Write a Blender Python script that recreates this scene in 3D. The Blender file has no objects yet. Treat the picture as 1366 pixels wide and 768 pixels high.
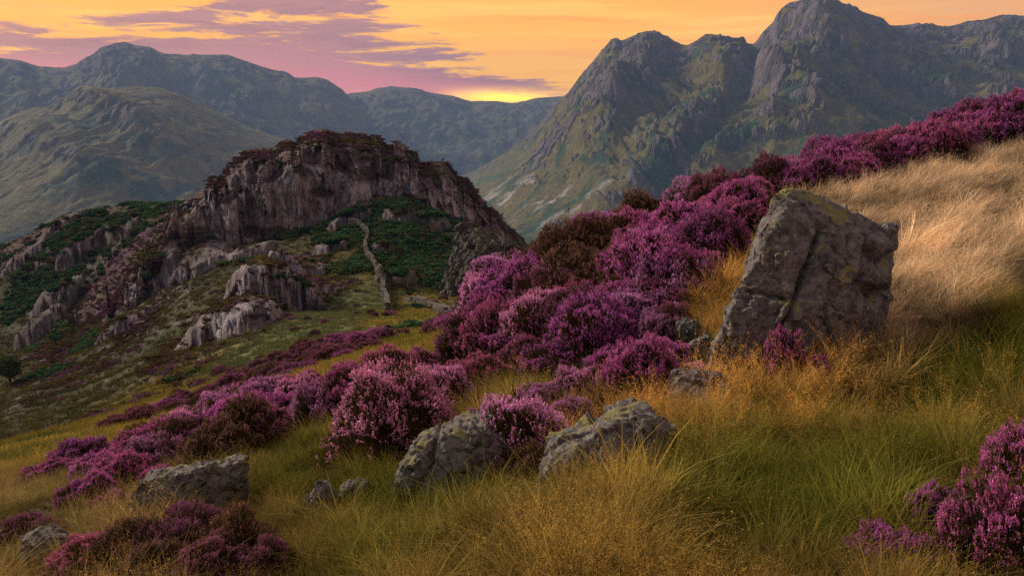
import bpy, bmesh, math, random
import numpy as np
from mathutils import Vector, Matrix

random.seed(7)
RNG = np.random.default_rng(7)
SC = bpy.context.scene
COL = SC.collection
R = math.radians

# ------------------------------------------------------------------ camera
F = 1150.0                      # focal length in pixels of a 1366 px wide frame
W0, H0 = 1366.0, 768.0
TH = math.atan((384 - 165) / F)  # downward pitch: horizon at row 165
cam_d = bpy.data.cameras.new('camera')
cam = bpy.data.objects.new('camera', cam_d); COL.objects.link(cam)
cam.location = (0, 0, 0)
cam.rotation_euler = (R(90) - TH, 0, 0)
cam_d.sensor_width = 36.0
cam_d.lens = 36.0 * F / W0
cam_d.clip_start = 0.1
cam_d.clip_end = 60000
SC.camera = cam

# ------------------------------------------------------------------ render / exposure
SC.view_settings.view_transform = 'Standard'
SC.view_settings.look = 'None'
SC.view_settings.exposure = 0.5
SC.view_settings.gamma = 1.0
SC.render.engine = 'CYCLES'
cy = SC.cycles
cy.use_denoising = False          # 128 samples are clean enough, and fine grass stays crisp
cy.max_bounces = 3; cy.diffuse_bounces = 2; cy.glossy_bounces = 1; cy.transmission_bounces = 2
cy.volume_bounces = 0; cy.transparent_max_bounces = 4
cy.use_adaptive_sampling = True; cy.adaptive_threshold = 0.02
cy.sample_clamp_indirect = 2.0; cy.sample_clamp_direct = 8.0
cy.caustics_reflective = False; cy.caustics_refractive = False

# ------------------------------------------------------------------ sun (soft, warm dusk light from the left)
SUN_AZ, SUN_EL = R(-56), R(27)
sun_d = bpy.data.lights.new('sun', 'SUN'); sun_d.energy = 3.6; sun_d.angle = R(12); sun_d.color = (1.0, 0.80, 0.64)
sun = bpy.data.objects.new('sun', sun_d); COL.objects.link(sun)
sd = Vector((math.sin(SUN_AZ) * math.cos(SUN_EL), math.cos(SUN_AZ) * math.cos(SUN_EL), math.sin(SUN_EL)))
sun.rotation_euler = (-sd).to_track_quat('-Z', 'Y').to_euler()
sun.location = (-20, 10, 20)


# ------------------------------------------------------------------ node helpers
class NT:
    def __init__(s, tree): s.t = tree; s.n = tree.nodes; s.l = tree.links
    def new(s, ty, **kw):
        n = s.n.new(ty)
        for k, v in kw.items(): setattr(n, k, v)
        return n
    def put(s, sock, v):
        if isinstance(v, bpy.types.NodeSocket): s.l.new(v, sock)
        elif v is not None: sock.default_value = v
    def m(s, op, a, b=None, c=None, clamp=False):
        n = s.new('ShaderNodeMath', operation=op, use_clamp=clamp)
        s.put(n.inputs[0], a)
        if b is not None: s.put(n.inputs[1], b)
        if c is not None: s.put(n.inputs[2], c)
        return n.outputs[0]
    def mix(s, fac, a, b, mode='MIX', clamp=True):
        n = s.new('ShaderNodeMix', data_type='RGBA', blend_type=mode)
        s.put(n.inputs[0], fac)
        s.put(n.inputs[6], (*a, 1) if isinstance(a, tuple) and len(a) == 3 else a)
        s.put(n.inputs[7], (*b, 1) if isinstance(b, tuple) and len(b) == 3 else b)
        return n.outputs[2]
    def ramp(s, fac, stops, interp='LINEAR'):
        n = s.new('ShaderNodeValToRGB'); cr = n.color_ramp; cr.interpolation = interp
        while len(cr.elements) < len(stops): cr.elements.new(0.5)
        for e, (p, c) in zip(cr.elements, stops):
            e.position = p
            e.color = (c, c, c, 1) if isinstance(c, (int, float)) else (*c, 1)
        s.put(n.inputs[0], fac)
        return n.outputs[0]
    def noise(s, vec, scale, detail=4, rough=0.55, dist=0.0, out=0):
        n = s.new('ShaderNodeTexNoise')
        s.put(n.inputs['Vector'], vec); n.inputs['Scale'].default_value = scale
        n.inputs['Detail'].default_value = detail; n.inputs['Roughness'].default_value = rough
        n.inputs['Distortion'].default_value = dist
        return n.outputs[out]
    def sstep(s, x, lo, hi):
        n = s.new('ShaderNodeMapRange', interpolation_type='SMOOTHSTEP')
        s.put(n.inputs[0], x); n.inputs[1].default_value = lo; n.inputs[2].default_value = hi
        return n.outputs[0]
    def scale(s, vec, sc):
        n = s.new('ShaderNodeVectorMath', operation='MULTIPLY'); s.put(n.inputs[0], vec); n.inputs[1].default_value = sc
        return n.outputs[0]


# ------------------------------------------------------------------ world: dusk sky with a purple cloud bank
def build_world():
    w = bpy.data.worlds.new('World'); SC.world = w; w.use_nodes = True
    t = NT(w.node_tree); w.node_tree.nodes.clear()
    tc = t.new('ShaderNodeTexCoord')
    d = tc.outputs['Generated']
    sp = t.new('ShaderNodeSeparateXYZ'); t.put(sp.inputs[0], d)
    x, y, z = sp.outputs
    az = t.m('ARCTAN2', x, y)
    el = t.m('ARCSINE', z)
    sk = t.new('ShaderNodeTexSky', sky_type='NISHITA', sun_disc=False)
    sk.sun_elevation = R(3.0); sk.sun_rotation = SUN_AZ; sk.dust_density = 3.0; sk.air_density = 1.4
    # gradient by height above the horizon (0..90 deg)
    e01 = t.m('DIVIDE', el, math.pi / 2, clamp=True)
    warm = t.ramp(e01, [(0.0, (1.1, .40, .01)), (.022, (1.25, .58, .012)), (.05, (1.22, .52, .012)), (.085, (1.15, .43, .01)),
                        (.15, (.80, .36, .13)), (.28, (.36, .25, .24)), (.55, (.16, .17, .24)), (1.0, (.10, .125, .20))])
    cool = t.ramp(e01, [(0.0, (.36, .26, .27)), (.06, (.34, .25, .27)), (.16, (.27, .23, .28)), (.4, (.17, .185, .26)), (1.0, (.10, .125, .20))])
    # nearer the sunset warmer, round to the east cooler
    off = t.m('ABSOLUTE', t.m('ADD', az, 0.14))
    fac = t.sstep(off, .28, 1.7)
    grad = t.mix(fac, warm, cool)
    # peachy grey towards the north (right)
    fr = t.m('MULTIPLY', t.sstep(az, .08, .5), .45)
    grad = t.mix(fr, grad, (.66, .32, .18))
    # thin streaks high in the glow
    sv = t.scale(d, (1.6, 1.6, 22.0))
    st = t.noise(sv, 2.2, 5, .55, .4)
    stm = t.m('MULTIPLY', t.sstep(st, .46, .66), t.m('SUBTRACT', 1.0, t.sstep(el, .25, .7)))
    grad = t.mix(t.m('MULTIPLY', stm, .8), grad, (1.10, .33, .01))
    st2 = t.noise(t.scale(d, (1.2, 1.2, 15.0)), 3.1, 4, .5, .3)
    grad = t.mix(t.m('MULTIPLY', t.sstep(st2, .46, .66), t.m('SUBTRACT', .40, t.m('MULTIPLY', fac, .4))), grad, (1.35, .80, .12))
    # cloud bank: centre height and half-thickness as functions of azimuth
    a01 = t.m('DIVIDE', t.m('ADD', az, .70), 0.9, clamp=True)     # az -.70 .. +.20
    cen = t.ramp(a01, [(0, .066), (.17, .070), (.33, .074), (.42, .086), (.50, .092), (.56, .084), (.66, .060), (.80, .036), (.90, .030), (1, .03)])
    sig = t.ramp(a01, [(0, .013), (.17, .014), (.33, .026), (.42, .036), (.50, .058), (.55, .050), (.62, .036), (.70, .024), (.78, .015), (.86, .011), (.92, .001), (1, .0005)])
    q = t.m('DIVIDE', t.m('SUBTRACT', el, cen), sig)
    g = t.m('EXPONENT', t.m('MULTIPLY', t.m('MULTIPLY', q, q), -.7))
    nv = t.scale(d, (1.0, 1.0, 8.0))
    n1 = t.noise(nv, 7.5, 8, .62, .5)
    n2 = t.noise(nv, 24.0, 6, .6, .2)
    nn = t.m('ADD', t.m('MULTIPLY', n1, .75), t.m('MULTIPLY', n2, .25))
    low = t.sstep(q, .05, -.9)                                   # the smooth lower side of the bank
    dens = t.m('ADD', t.m('ADD', t.m('MULTIPLY', g, .58), t.m('MULTIPLY', t.m('SUBTRACT', nn, .51), 3.6)), t.m('MULTIPLY', t.m('MULTIPLY', low, g), .75))
    dens = t.m('MULTIPLY', dens, t.sstep(g, .04, .22))
    cm = t.m('MULTIPLY', t.sstep(dens, .16, .50), t.sstep(az, .10, .03))
    # general wisps elsewhere
    wv = t.noise(t.scale(d, (1, 1, 9.0)), 5.0, 7, .6, .5)
    wm = t.m('MULTIPLY', t.sstep(wv, .60, .78), t.m('SUBTRACT', .35, t.m('MULTIPLY', t.sstep(el, .2, .9), .25)))
    grad = t.mix(wm, grad, (.50, .24, .20))
    ccol = t.mix(t.sstep(q, -1.2, .3), (.86, .20, .26), (.28, .09, .18))
    ccol = t.mix(t.m('MULTIPLY', t.sstep(n2, .42, .62), .35), ccol, (.50, .19, .25))
    skyc = t.mix(t.m('MULTIPLY', cm, .93), grad, ccol)
    # sunlit bright gap right above the ridge where the sun went down
    ga = t.m('EXPONENT', t.m('MULTIPLY', t.m('POWER', t.m('DIVIDE', t.m('ADD', az, .005), .065), 2.0), -1.0))
    ge = t.m('EXPONENT', t.m('MULTIPLY', t.m('POWER', t.m('DIVIDE', t.m('SUBTRACT', el, .029), .0085), 2.0), -1.0))
    glow = t.m('MULTIPLY', ga, ge)
    skyc = t.mix(t.m('MULTIPLY', glow, t.sstep(n1, .30, .55)), skyc, (2.8, 1.45, .06))
    # below the horizon
    skyc = t.mix(t.sstep(el, -.005, -.06), skyc, (.10, .09, .09))
    b1 = t.new('ShaderNodeBackground'); t.put(b1.inputs[0], skyc); b1.inputs[1].default_value = 0.86
    b2 = t.new('ShaderNodeBackground'); t.put(b2.inputs[0], sk.outputs[0]); b2.inputs[1].default_value = 0.05
    ad = t.new('ShaderNodeAddShader'); t.l.new(b1.outputs[0], ad.inputs[0]); t.l.new(b2.outputs[0], ad.inputs[1])
    o = t.new('ShaderNodeOutputWorld'); t.l.new(ad.outputs[0], o.inputs[0])
build_world()


# ------------------------------------------------------------------ numpy noise
_perm = np.random.default_rng(3).permutation(256)
_perm = np.concatenate([_perm, _perm, _perm])
_g = np.random.default_rng(4).normal(size=(256, 3)); _g /= np.linalg.norm(_g, axis=1)[:, None]
def pn(p, seed=0):
    p = np.asarray(p, float) + seed * 17.31
    i = np.floor(p).astype(np.int64); f = p - i; i &= 255
    u = f * f * f * (f * (f * 6 - 15) + 10)
    out = 0.0
    for dx in (0, 1):
        wx = u[:, 0] if dx else 1 - u[:, 0]
        for dy in (0, 1):
            wy = u[:, 1] if dy else 1 - u[:, 1]
            for dz in (0, 1):
                wz = u[:, 2] if dz else 1 - u[:, 2]
                h = _perm[_perm[_perm[(i[:, 0] + dx) & 255] + ((i[:, 1] + dy) & 255)] + ((i[:, 2] + dz) & 255)]
                gv = _g[h]
                out = out + wx * wy * wz * (gv[:, 0] * (f[:, 0] - dx) + gv[:, 1] * (f[:, 1] - dy) + gv[:, 2] * (f[:, 2] - dz))
    return out * 1.6
def fbm(p, o=4, seed=0, gain=.5, lac=2.03):
    s = 0; a = 1; tot = 0
    for k in range(o):
        s = s + a * pn(p * lac ** k, seed + k); tot += a; a *= gain
    return s / tot
def ridged(p, o=4, seed=0, gain=.5):
    s = 0; a = 1; tot = 0
    for k in range(o):
        s = s + a * (1 - 2 * np.abs(pn(p * 2.07 ** k, seed + k))); tot += a; a *= gain
    return s / tot
def vor(p, seed=0):
    """nearest jittered cell centre: offset to it and three random numbers of the cell"""
    p = np.asarray(p, float); i0 = np.floor(p).astype(np.int64)
    best = np.full(len(p), 1e9); D = np.zeros_like(p); RR = np.zeros_like(p)
    tab = np.random.default_rng(900 + seed).random((256, 6))
    for dx in (-1, 0, 1):
        for dy in (-1, 0, 1):
            for dz in (-1, 0, 1):
                c = i0 + np.array((dx, dy, dz)); k = c & 255
                h = _perm[_perm[_perm[k[:, 0]] + k[:, 1]] + k[:, 2]]
                t = tab[h]; d = c + .1 + .8 * t[:, :3] - p
                q = (d * d).sum(1); m = q < best
                best[m] = q[m]; D[m] = d[m]; RR[m] = t[m, 3:]
    return D, RR
def facet(p, seed=0, tilt=1.5):
    p = p + .18 * np.stack([pn(p * 2.1, seed), pn(p * 2.1, seed + 1), pn(p * 2.1, seed + 2)], 1)
    D, RR = vor(p, seed)
    return (RR[:, 0] - .5) + tilt * ((RR - .5) * D).sum(1)
def ss(x, a, b):
    t = np.clip((np.asarray(x, float) - a) / (b - a), 0, 1); return t * t * (3 - 2 * t)
def P3(x, y, z=None):
    x = np.asarray(x, float)
    return np.stack([x, np.asarray(y, float), np.zeros_like(x) if z is None else np.asarray(z, float)], 1)
def lerp(a, b, t):
    return a * (1 - t[:, None]) + np.asarray(b) * t[:, None]

# ------------------------------------------------------------------ camera rays
CT, ST = math.cos(TH), math.sin(TH)
def at_slopes(px, py):
    """x/y and z/y of the ray through a pixel"""
    u = (np.asarray(px, float) - 683) / F; v = -(np.asarray(py, float) - 384) / F
    yy = CT + v * ST
    return u / yy, (-ST + v * CT) / yy
def to_px(x, y, z):
    fwd = y * CT - z * ST; up = y * ST + z * CT
    return 683 + F * x / fwd, 384 - F * up / fwd

# ------------------------------------------------------------------ object helpers
def mesh_obj(name, verts, faces, mat=None, parent=None, smooth=True, link=True):
    me = bpy.data.meshes.new(name)
    verts = np.asarray(verts, np.float32)
    faces = np.asarray(faces)
    n, k = faces.shape
    me.vertices.add(len(verts)); me.vertices.foreach_set('co', verts.ravel())
    me.loops.add(n * k); me.loops.foreach_set('vertex_index', faces.astype(np.int32).ravel())
    me.polygons.add(n); me.polygons.foreach_set('loop_start', np.arange(0, n * k, k, dtype=np.int32))
    me.polygons.foreach_set('use_smooth', np.full(n, smooth))
    me.update(calc_edges=True)
    if mat: me.materials.append(mat)
    o = bpy.data.objects.new(name, me)
    if link: COL.objects.link(o)
    if parent: o.parent = parent
    return o
def set_attr(o, name, data, kind='FLOAT_COLOR'):
    a = o.data.attributes.new(name, kind, 'POINT')
    data = np.asarray(data, np.float32)
    if kind == 'FLOAT_COLOR':
        if data.shape[1] == 3: data = np.concatenate([data, np.ones((len(data), 1), np.float32)], 1)
        a.data.foreach_set('color', data.ravel())
    elif kind == 'FLOAT_VECTOR': a.data.foreach_set('vector', data.ravel())
    elif kind == 'INT': a.data.foreach_set('value', data.astype(np.int32).ravel())
    else: a.data.foreach_set('value', data.ravel())
def tag(o, label=None, cat=None, group=None, kind=None):
    if label: o['label'] = label
    if cat: o['category'] = cat
    if group: o['group'] = group
    if kind: o['kind'] = kind
    return o
def empty(name, loc=(0, 0, 0)):
    e = bpy.data.objects.new(name, None); COL.objects.link(e); e.location = loc; e.empty_display_size = .1
    return e
def grid_faces(nu, nv):
    i = np.arange(nu - 1)[:, None] * nv + np.arange(nv - 1)[None]
    i = i.ravel()
    return np.stack([i, i + nv, i + nv + 1, i + 1], 1)

# ------------------------------------------------------------------ materials
def new_mat(name):
    m = bpy.data.materials.new(name); m.use_nodes = True; m.node_tree.nodes.clear()
    return m, NT(m.node_tree)
def finish(t, bsdf):
    o = t.new('ShaderNodeOutputMaterial'); t.l.new(bsdf, o.inputs[0])
def principled(t, col, rough=.9, normal=None, spec=.2):
    b = t.new('ShaderNodeBsdfPrincipled')
    t.put(b.inputs['Base Color'], col); t.put(b.inputs['Roughness'], rough)
    b.inputs['Specular IOR Level'].default_value = spec
    if normal is not None: t.l.new(normal, b.inputs['Normal'])
    return b.outputs[0]

def mat_terrain(name, s1, s2, bumpd, rockscale):
    """local colour from the 'col' attribute, broken up by noise; 'rock' adds vertical cracks"""
    m, t = new_mat(name)
    ca = t.new('ShaderNodeAttribute', attribute_name='col').outputs['Color']
    rk = t.new('ShaderNodeAttribute', attribute_name='rock').outputs['Fac']
    pos = t.new('ShaderNodeTexCoord').outputs['Object']
    n1 = t.noise(pos, s1, 6, .65)
    n2 = t.noise(pos, s2, 4, .6)
    k = t.m('ADD', t.m('MULTIPLY', t.ramp(n1, [(.3, .45), (.7, 1.55)]), .6), t.m('MULTIPLY', t.ramp(n2, [(.32, .10), (.68, 1.9)]), .4))
    c = t.mix(1.0, ca, k, 'MULTIPLY')
    cv = t.scale(pos, (1.0, 1.0, .16))
    cr = t.noise(cv, rockscale, 7, .7, .6)
    crk = t.ramp(cr, [(.36, .35), (.48, .9), (.66, 1.2)])
    c2 = t.mix(1.0, c, crk, 'MULTIPLY')
    c = t.mix(t.m('MULTIPLY', rk, .9), c, c2)
    # faint rust and pale stains on rock
    sn = t.noise(pos, rockscale * .35, 5, .6)
    c = t.mix(t.m('MULTIPLY', t.m('MULTIPLY', rk, t.sstep(sn, .52, .68)), .45), c, t.mix(1.0, c, (1.35, 1.12, .82), 'MULTIPLY'))
    h = t.m('ADD', t.m('ADD', t.m('MULTIPLY', n2, .5), n1), t.m('MULTIPLY', t.m('MULTIPLY', cr, rk), 2.2))
    b = t.new('ShaderNodeBump'); b.inputs['Strength'].default_value = .9; b.inputs['Distance'].default_value = bumpd
    t.l.new(h, b.inputs['Height'])
    finish(t, principled(t, c, .95, b.outputs[0], .1))
    return m
M_MOUNT = mat_terrain('mountain_rock_and_grass', .035, .16, 12.0, .025)
M_HILL = mat_terrain('hill_rock_and_heath', .35, 1.6, .6, .45)
M_SOIL = mat_terrain('hillside_turf', 3.0, 14.0, .03, 3.0)

def mat_rock(name, base=(.140, .138, .144), warm=(.150, .126, .112), lichen=.6, yellow=.65, sc=1.0, turf=0.0):
    m, t = new_mat(name)
    pos = t.new('ShaderNodeTexCoord').outputs['Object']
    geo = t.new('ShaderNodeNewGeometry')
    n1 = t.noise(pos, 2.2 * sc, 8, .68, .3)
    n2 = t.noise(pos, 14 * sc, 10, .75)
    n3 = t.noise(pos, 42 * sc, 6, .7)
    c = t.mix(t.sstep(n1, .25, .75), base, warm)
    k = t.m('MULTIPLY', t.ramp(n2, [(.32, .18), (.48, .9), (.68, 1.9)]), t.ramp(n3, [(.3, .6), (.7, 1.35)]))
    c = t.mix(1.0, c, k, 'MULTIPLY')
    # pale crusty lichen, more on top
    nz = t.new('ShaderNodeSeparateXYZ'); t.l.new(geo.outputs['Normal'], nz.inputs[0])
    up = t.sstep(nz.outputs[2], -.1, .8)
    l1 = t.noise(pos, 6.5 * sc, 6, .62, .5)
    lm = t.m('MULTIPLY', t.sstep(t.m('ADD', l1, t.m('MULTIPLY', up, .16)), .58, .68), lichen)
    c = t.mix(lm, c, t.mix(n3, (.12, .13, .12), (.25, .25, .235)))
    vo = t.new('ShaderNodeTexVoronoi'); vo.inputs['Scale'].default_value = 10 * sc; t.put(vo.inputs['Vector'], pos)
    vs = t.new('ShaderNodeSeparateColor'); t.l.new(vo.outputs['Color'], vs.inputs[0])
    vd = t.m('ADD', vo.outputs['Distance'], t.m('MULTIPLY', t.m('SUBTRACT', n3, .5), .35))
    rm = t.m('MULTIPLY', t.m('MULTIPLY', t.sstep(vd, .34, .24), t.sstep(vs.outputs[0], .55, .6)), lichen)
    c = t.mix(rm, c, t.mix(vs.outputs[1], (.20, .215, .19), (.33, .33, .30)))
    # warm olive and yellow lichen
    l2 = t.noise(pos, 4.3 * sc, 5, .58, .8)
    l2b = t.noise(pos, 30 * sc, 4, .6)
    ym = t.m('MULTIPLY', t.sstep(t.m('ADD', t.m('ADD', l2, t.m('MULTIPLY', up, .11)), t.m('MULTIPLY', l2b, .14)), .705, .75), yellow)
    c = t.mix(ym, c, t.mix(l2b, (.30, .28, .035), (.20, .21, .06)))
    if turf:
        tm = t.m('MULTIPLY', t.sstep(t.m('ADD', nz.outputs[2], t.m('MULTIPLY', t.m('SUBTRACT', n1, .5), 1.2)), .50, .72), turf)
        c = t.mix(tm, c, t.mix(n2, (.030, .034, .011), (.075, .068, .020)))
    b = t.new('ShaderNodeBump'); b.inputs['Strength'].default_value = 1.0; b.inputs['Distance'].default_value = .025 / sc
    t.l.new(t.m('ADD', t.m('MULTIPLY', n3, .35), n2), b.inputs['Height'])
    finish(t, principled(t, c, .9, b.outputs[0], .25))
    return m
M_ROCK = mat_rock('lichened_boulder_rock')
M_ROCK2 = mat_rock('grey_green_boulder_rock', (.125, .125, .130), (.120, .112, .070), .6, .5, 1.3)
M_OUT = mat_rock('outcrop_rock', (.115, .106, .112), (.12, .10, .088), .35, .22, .09)
M_OUTG = mat_rock('turfed_outcrop_rock', (.085, .078, .085), (.095, .080, .074), .25, .1, .09, 1.0)
M_STONE = mat_rock('wall_stone', (.085, .082, .075), (.08, .072, .058), .4, .1, .5)

def mat_plant(name, transl=.35, rough=.7, var=.35, inst=False):
    """colour from 'col' (per vertex) times an individual tint"""
    m, t = new_mat(name)
    c = t.new('ShaderNodeAttribute', attribute_name='col').outputs['Color']
    if inst:
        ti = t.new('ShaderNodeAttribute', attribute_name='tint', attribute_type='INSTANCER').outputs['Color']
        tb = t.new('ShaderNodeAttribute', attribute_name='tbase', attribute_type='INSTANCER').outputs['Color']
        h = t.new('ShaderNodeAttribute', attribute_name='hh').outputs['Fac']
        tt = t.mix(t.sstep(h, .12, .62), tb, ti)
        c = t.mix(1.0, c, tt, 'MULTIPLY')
    else:
        oi = t.new('ShaderNodeObjectInfo')
        rv = t.ramp(oi.outputs['Random'], [(0, (1 - var, 1 - var, 1 - var)), (.35, (1.0, .92, 1.05)), (.7, (1.12, 1.0, .9)), (1, (1 + var, 1 + var * .8, 1 + var))])
        c = t.mix(1.0, c, rv, 'MULTIPLY')
    d = t.new('ShaderNodeBsdfDiffuse'); t.put(d.inputs[0], c)
    tr = t.new('ShaderNodeBsdfTranslucent'); t.put(tr.inputs[0], c)
    mx = t.new('ShaderNodeMixShader'); mx.inputs[0].default_value = transl
    t.l.new(d.outputs[0], mx.inputs[1]); t.l.new(tr.outputs[0], mx.inputs[2])
    finish(t, mx.outputs[0])
    return m
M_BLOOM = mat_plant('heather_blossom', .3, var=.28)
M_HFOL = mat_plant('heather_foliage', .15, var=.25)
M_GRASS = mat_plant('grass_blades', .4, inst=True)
M_LEAF = mat_plant('leaf_clump', .25, inst=True)
M_TREE = mat_plant('tree_leaves', .25, var=.2)

# ------------------------------------------------------------------ the hillside surface: one height function for near slope, saddle and crag
CTRL = {
 -260: [(768, 4.6), (700, 7), (668, 10), (655, 18), (640, 34), (622, 62), (545, 130), (455, 190), (385, 250)],
 -120: [(768, 4.4), (700, 6.2), (660, 9), (640, 16), (628, 34), (608, 62), (520, 130), (440, 190), (358, 252)],
 0:    [(768, 4.2), (700, 5.4), (662, 7.4), (640, 11), (606, 17), (603, 34), (590, 62), (500, 130), (420, 190), (331, 250)],
 85:   [(768, 4.0), (700, 5.1), (655, 6.6), (622, 9.5), (598, 14), (592, 30), (572, 60), (500, 116), (410, 180), (292, 246)],
 170:  [(768, 3.9), (700, 4.9), (650, 6.1), (612, 8.5), (588, 13), (572, 28), (545, 58), (480, 108), (400, 165), (274, 242)],
 255:  [(768, 3.7), (700, 4.7), (645, 5.8), (605, 7.8), (580, 11), (552, 20), (520, 46), (455, 100), (390, 140), (345, 172)],
 340:  [(768, 3.5), (690, 4.6), (625, 5.8), (575, 7.6), (552, 10), (525, 18), (490, 42), (440, 84), (400, 112), (355, 146), (325, 172)],
 425:  [(768, 3.4), (690, 4.4), (635, 5.3), (565, 6.8), (528, 9), (498, 15), (465, 36), (430, 82), (405, 112), (355, 142), (302, 172)],
 510:  [(768, 3.3), (690, 4.3), (635, 5.1), (570, 6.2), (510, 8), (488, 13), (455, 34), (430, 72), (412, 106), (370, 130), (320, 152), (268, 176)],
 600:  [(768, 3.2), (690, 4.15), (610, 5.2), (530, 6.8), (480, 8.8), (464, 12), (446, 36), (425, 80), (410, 108), (385, 128), (340, 150), (292, 178)],
 690:  [(768, 3.2), (660, 4.4), (570, 5.6), (490, 7.3), (415, 9.0), (388, 10.2), (410, 18), (425, 60), (405, 108), (385, 130), (345, 152), (328, 182)],
 770:  [(768, 3.15), (655, 4.3), (565, 5.5), (480, 6.9), (405, 8.4), (352, 10.2), (362, 16), (420, 60), (400, 130), (370, 185)],
 850:  [(768, 3.1), (650, 4.2), (560, 5.3), (475, 6.7), (400, 8.0), (335, 10), (318, 11.4), (345, 20), (400, 60), (390, 130), (380, 190)],
 1020: [(768, 3.0), (650, 4.0), (560, 5.0), (490, 6.0), (400, 7.2), (312, 9.6), (272, 12), (300, 22), (370, 60), (380, 130), (380, 190)],
 1190: [(768, 2.9), (650, 3.7), (560, 4.6), (480, 5.5), (400, 6.6), (305, 8.8), (240, 11.5), (219, 13.2), (255, 24), (350, 60), (370, 130), (380, 190)],
 1366: [(768, 2.8), (650, 3.4), (560, 4.2), (480, 5.0), (400, 6.1), (300, 8.2), (215, 11), (170, 13.6), (158, 15), (220, 27), (330, 60), (360, 130), (380, 190)],
 1620: [(768, 2.7), (600, 3.5), (480, 4.6), (380, 6), (250, 8.5), (150, 11.5), (95, 14.5), (85, 16.5), (180, 30), (310, 60), (350, 130), (380, 190)],
}
_cp, _cv = [], []
for px, col in CTRL.items():
    for py, Y in col:
        a, s = at_slopes(px, py)
        _cp.append((math.atan(a), math.log(Y) * .5)); _cv.append(s + 1.7 / Y)
    a_mid = math.atan(at_slopes(px, 384)[0])
    for Y, z in ((.8, -1.7), (1.6, -1.72 - .1 * math.cos(a_mid)), (420, -135), (700, -245), (1000, -300)):
        zz = z
        if Y < 2: zz = z + (.10 * (px - 683) / 683) * Y
        _cp.append((a_mid, math.log(Y) * .5)); _cv.append(zz / Y + 1.7 / Y)
_cp = np.array(_cp); _cv = np.array(_cv)
def _kern(d2): return .5 * d2 * np.log(d2 + 1e-12)
def _tps_fit(p, v, lam):
    n = len(p); d2 = ((p[:, None] - p[None]) ** 2).sum(-1)
    A = np.zeros((n + 3, n + 3)); A[:n, :n] = _kern(d2) + lam * np.eye(n)
    A[:n, n] = 1; A[:n, n + 1:] = p; A[n, :n] = 1; A[n + 1:, :n] = p.T
    return np.linalg.solve(A, np.concatenate([v, np.zeros(3)]))
_w = _tps_fit(_cp, _cv, 2e-5)
def base_z(x, y):
    x = np.asarray(x, float); y = np.asarray(y, float)
    q = np.stack([np.clip(np.arctan(x / y), -.72, .76), np.log(y) * .5], 1)
    out = np.empty(len(x))
    for k in range(0, len(x), 20000):
        d2 = ((q[k:k + 20000, None] - _cp[None]) ** 2).sum(-1)
        out[k:k + 20000] = _kern(d2) @ _w[:-3] + _w[-3] + q[k:k + 20000] @ _w[-2:]
    return (out * y) - 1.7

# the crag: foot and crest lines
CRAG_TOP = np.array([(70, 462), (110, 432), (150, 398), (185, 352), (212, 312), (238, 285), (250, 272), (262, 262), (280, 245), (300, 232), (312, 221), (340, 205), (370, 193), (400, 188), (430, 181), (455, 179), (480, 181),
                     (510, 190), (540, 200), (560, 212), (590, 222), (610, 238), (630, 258), (650, 278), (670, 300), (690, 322), (706, 345)], float)
CRAG_FOOT = np.array([(70, 480), (110, 462), (150, 440), (200, 400), (240, 362), (270, 346), (320, 332), (360, 322), (400, 312), (440, 294), (470, 276), (500, 266), (540, 270), (580, 283), (620, 297), (650, 311), (690, 330), (706, 352)], float)
_ct_a, _ct_s = at_slopes(CRAG_TOP[:, 0], CRAG_TOP[:, 1])
_cf_a = at_slopes(CRAG_FOOT[:, 0], CRAG_FOOT[:, 1])[0]
_cf_Y = np.array([128, 138, 148, 158, 166, 171, 173, 173, 172, 173, 176, 178, 179, 181, 184, 186, 190, 192], float)
def crag_line(a):
    Yf = np.interp(a, _cf_a, _cf_Y)
    q = P3(a * 173, a * .0 + 3.1)
    return Yf + 6.0 * fbm(q / 19, 3, 11) + 2.6 * fbm(q / 5.2, 3, 12), 24 + 12 * pn(q / 26, 5)
def crag(x, y, z):
    """raise the smooth hill z to the crag"""
    a = x / y
    inn = (a > _ct_a[0] - .03) & (a < _ct_a[-1])
    Yf = np.interp(a, _cf_a, _cf_Y)
    q = P3(a * 173, y * .0 + 3.1)
    Yf = Yf + 6.0 * fbm(q / 19, 3, 11) + 2.6 * fbm(q / 5.2, 3, 12)
    dep = 24 + 12 * pn(q / 26, 5)
    Yc = Yf + dep
    zc = np.interp(a, _ct_a, _ct_s) * Yc + 1.5 * fbm(q / 9, 5, 14, .6) + .5 * ridged(q / 3, 2, 18) + 1.5 * facet(P3(a * 173, a * 0, a * 0) / 4.5, 9)
    u = (y - Yf) / dep
    st = .5 + .5 * np.clip(fbm(q / 13, 3, 15) * 2.2, -1, 1)      # share of the height taken by the lower wall
    u = u + .05 * fbm(P3(x, y) / 6, 4, 16)
    cap = .15 + .15 * ss(a, -.26, -.14)
    S = (1 - cap) * ((.48 + .48 * st) * ss(u, 0, .15) + (.52 - .48 * st) * ss(u, .20, .42)) + cap * np.clip((u - .36) / .64, 0, 1) ** .85
    side = ss(a, _ct_a[0] - .03, _ct_a[0] + .03)
    zt = z + (zc - z) * S * side
    back = np.clip(y - Yc, 0, None)
    zt = np.where(back > 0, z + (zc - z) * side * np.exp(-(back / 30) ** 2), zt)
    zt = np.where(inn, np.maximum(zt, z), z)
    cl = np.where(inn, side * ss(u, -.05, .03) * (1 - ss(u, .38, .58)), 0)
    top = np.where(inn, side * ss(u + .25 * fbm(P3(x, y) / 7, 3, 19), .34, .52) * (1 - ss(back, 20, 45)), 0)
    return zt, cl, top
BUMPS = []
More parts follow.
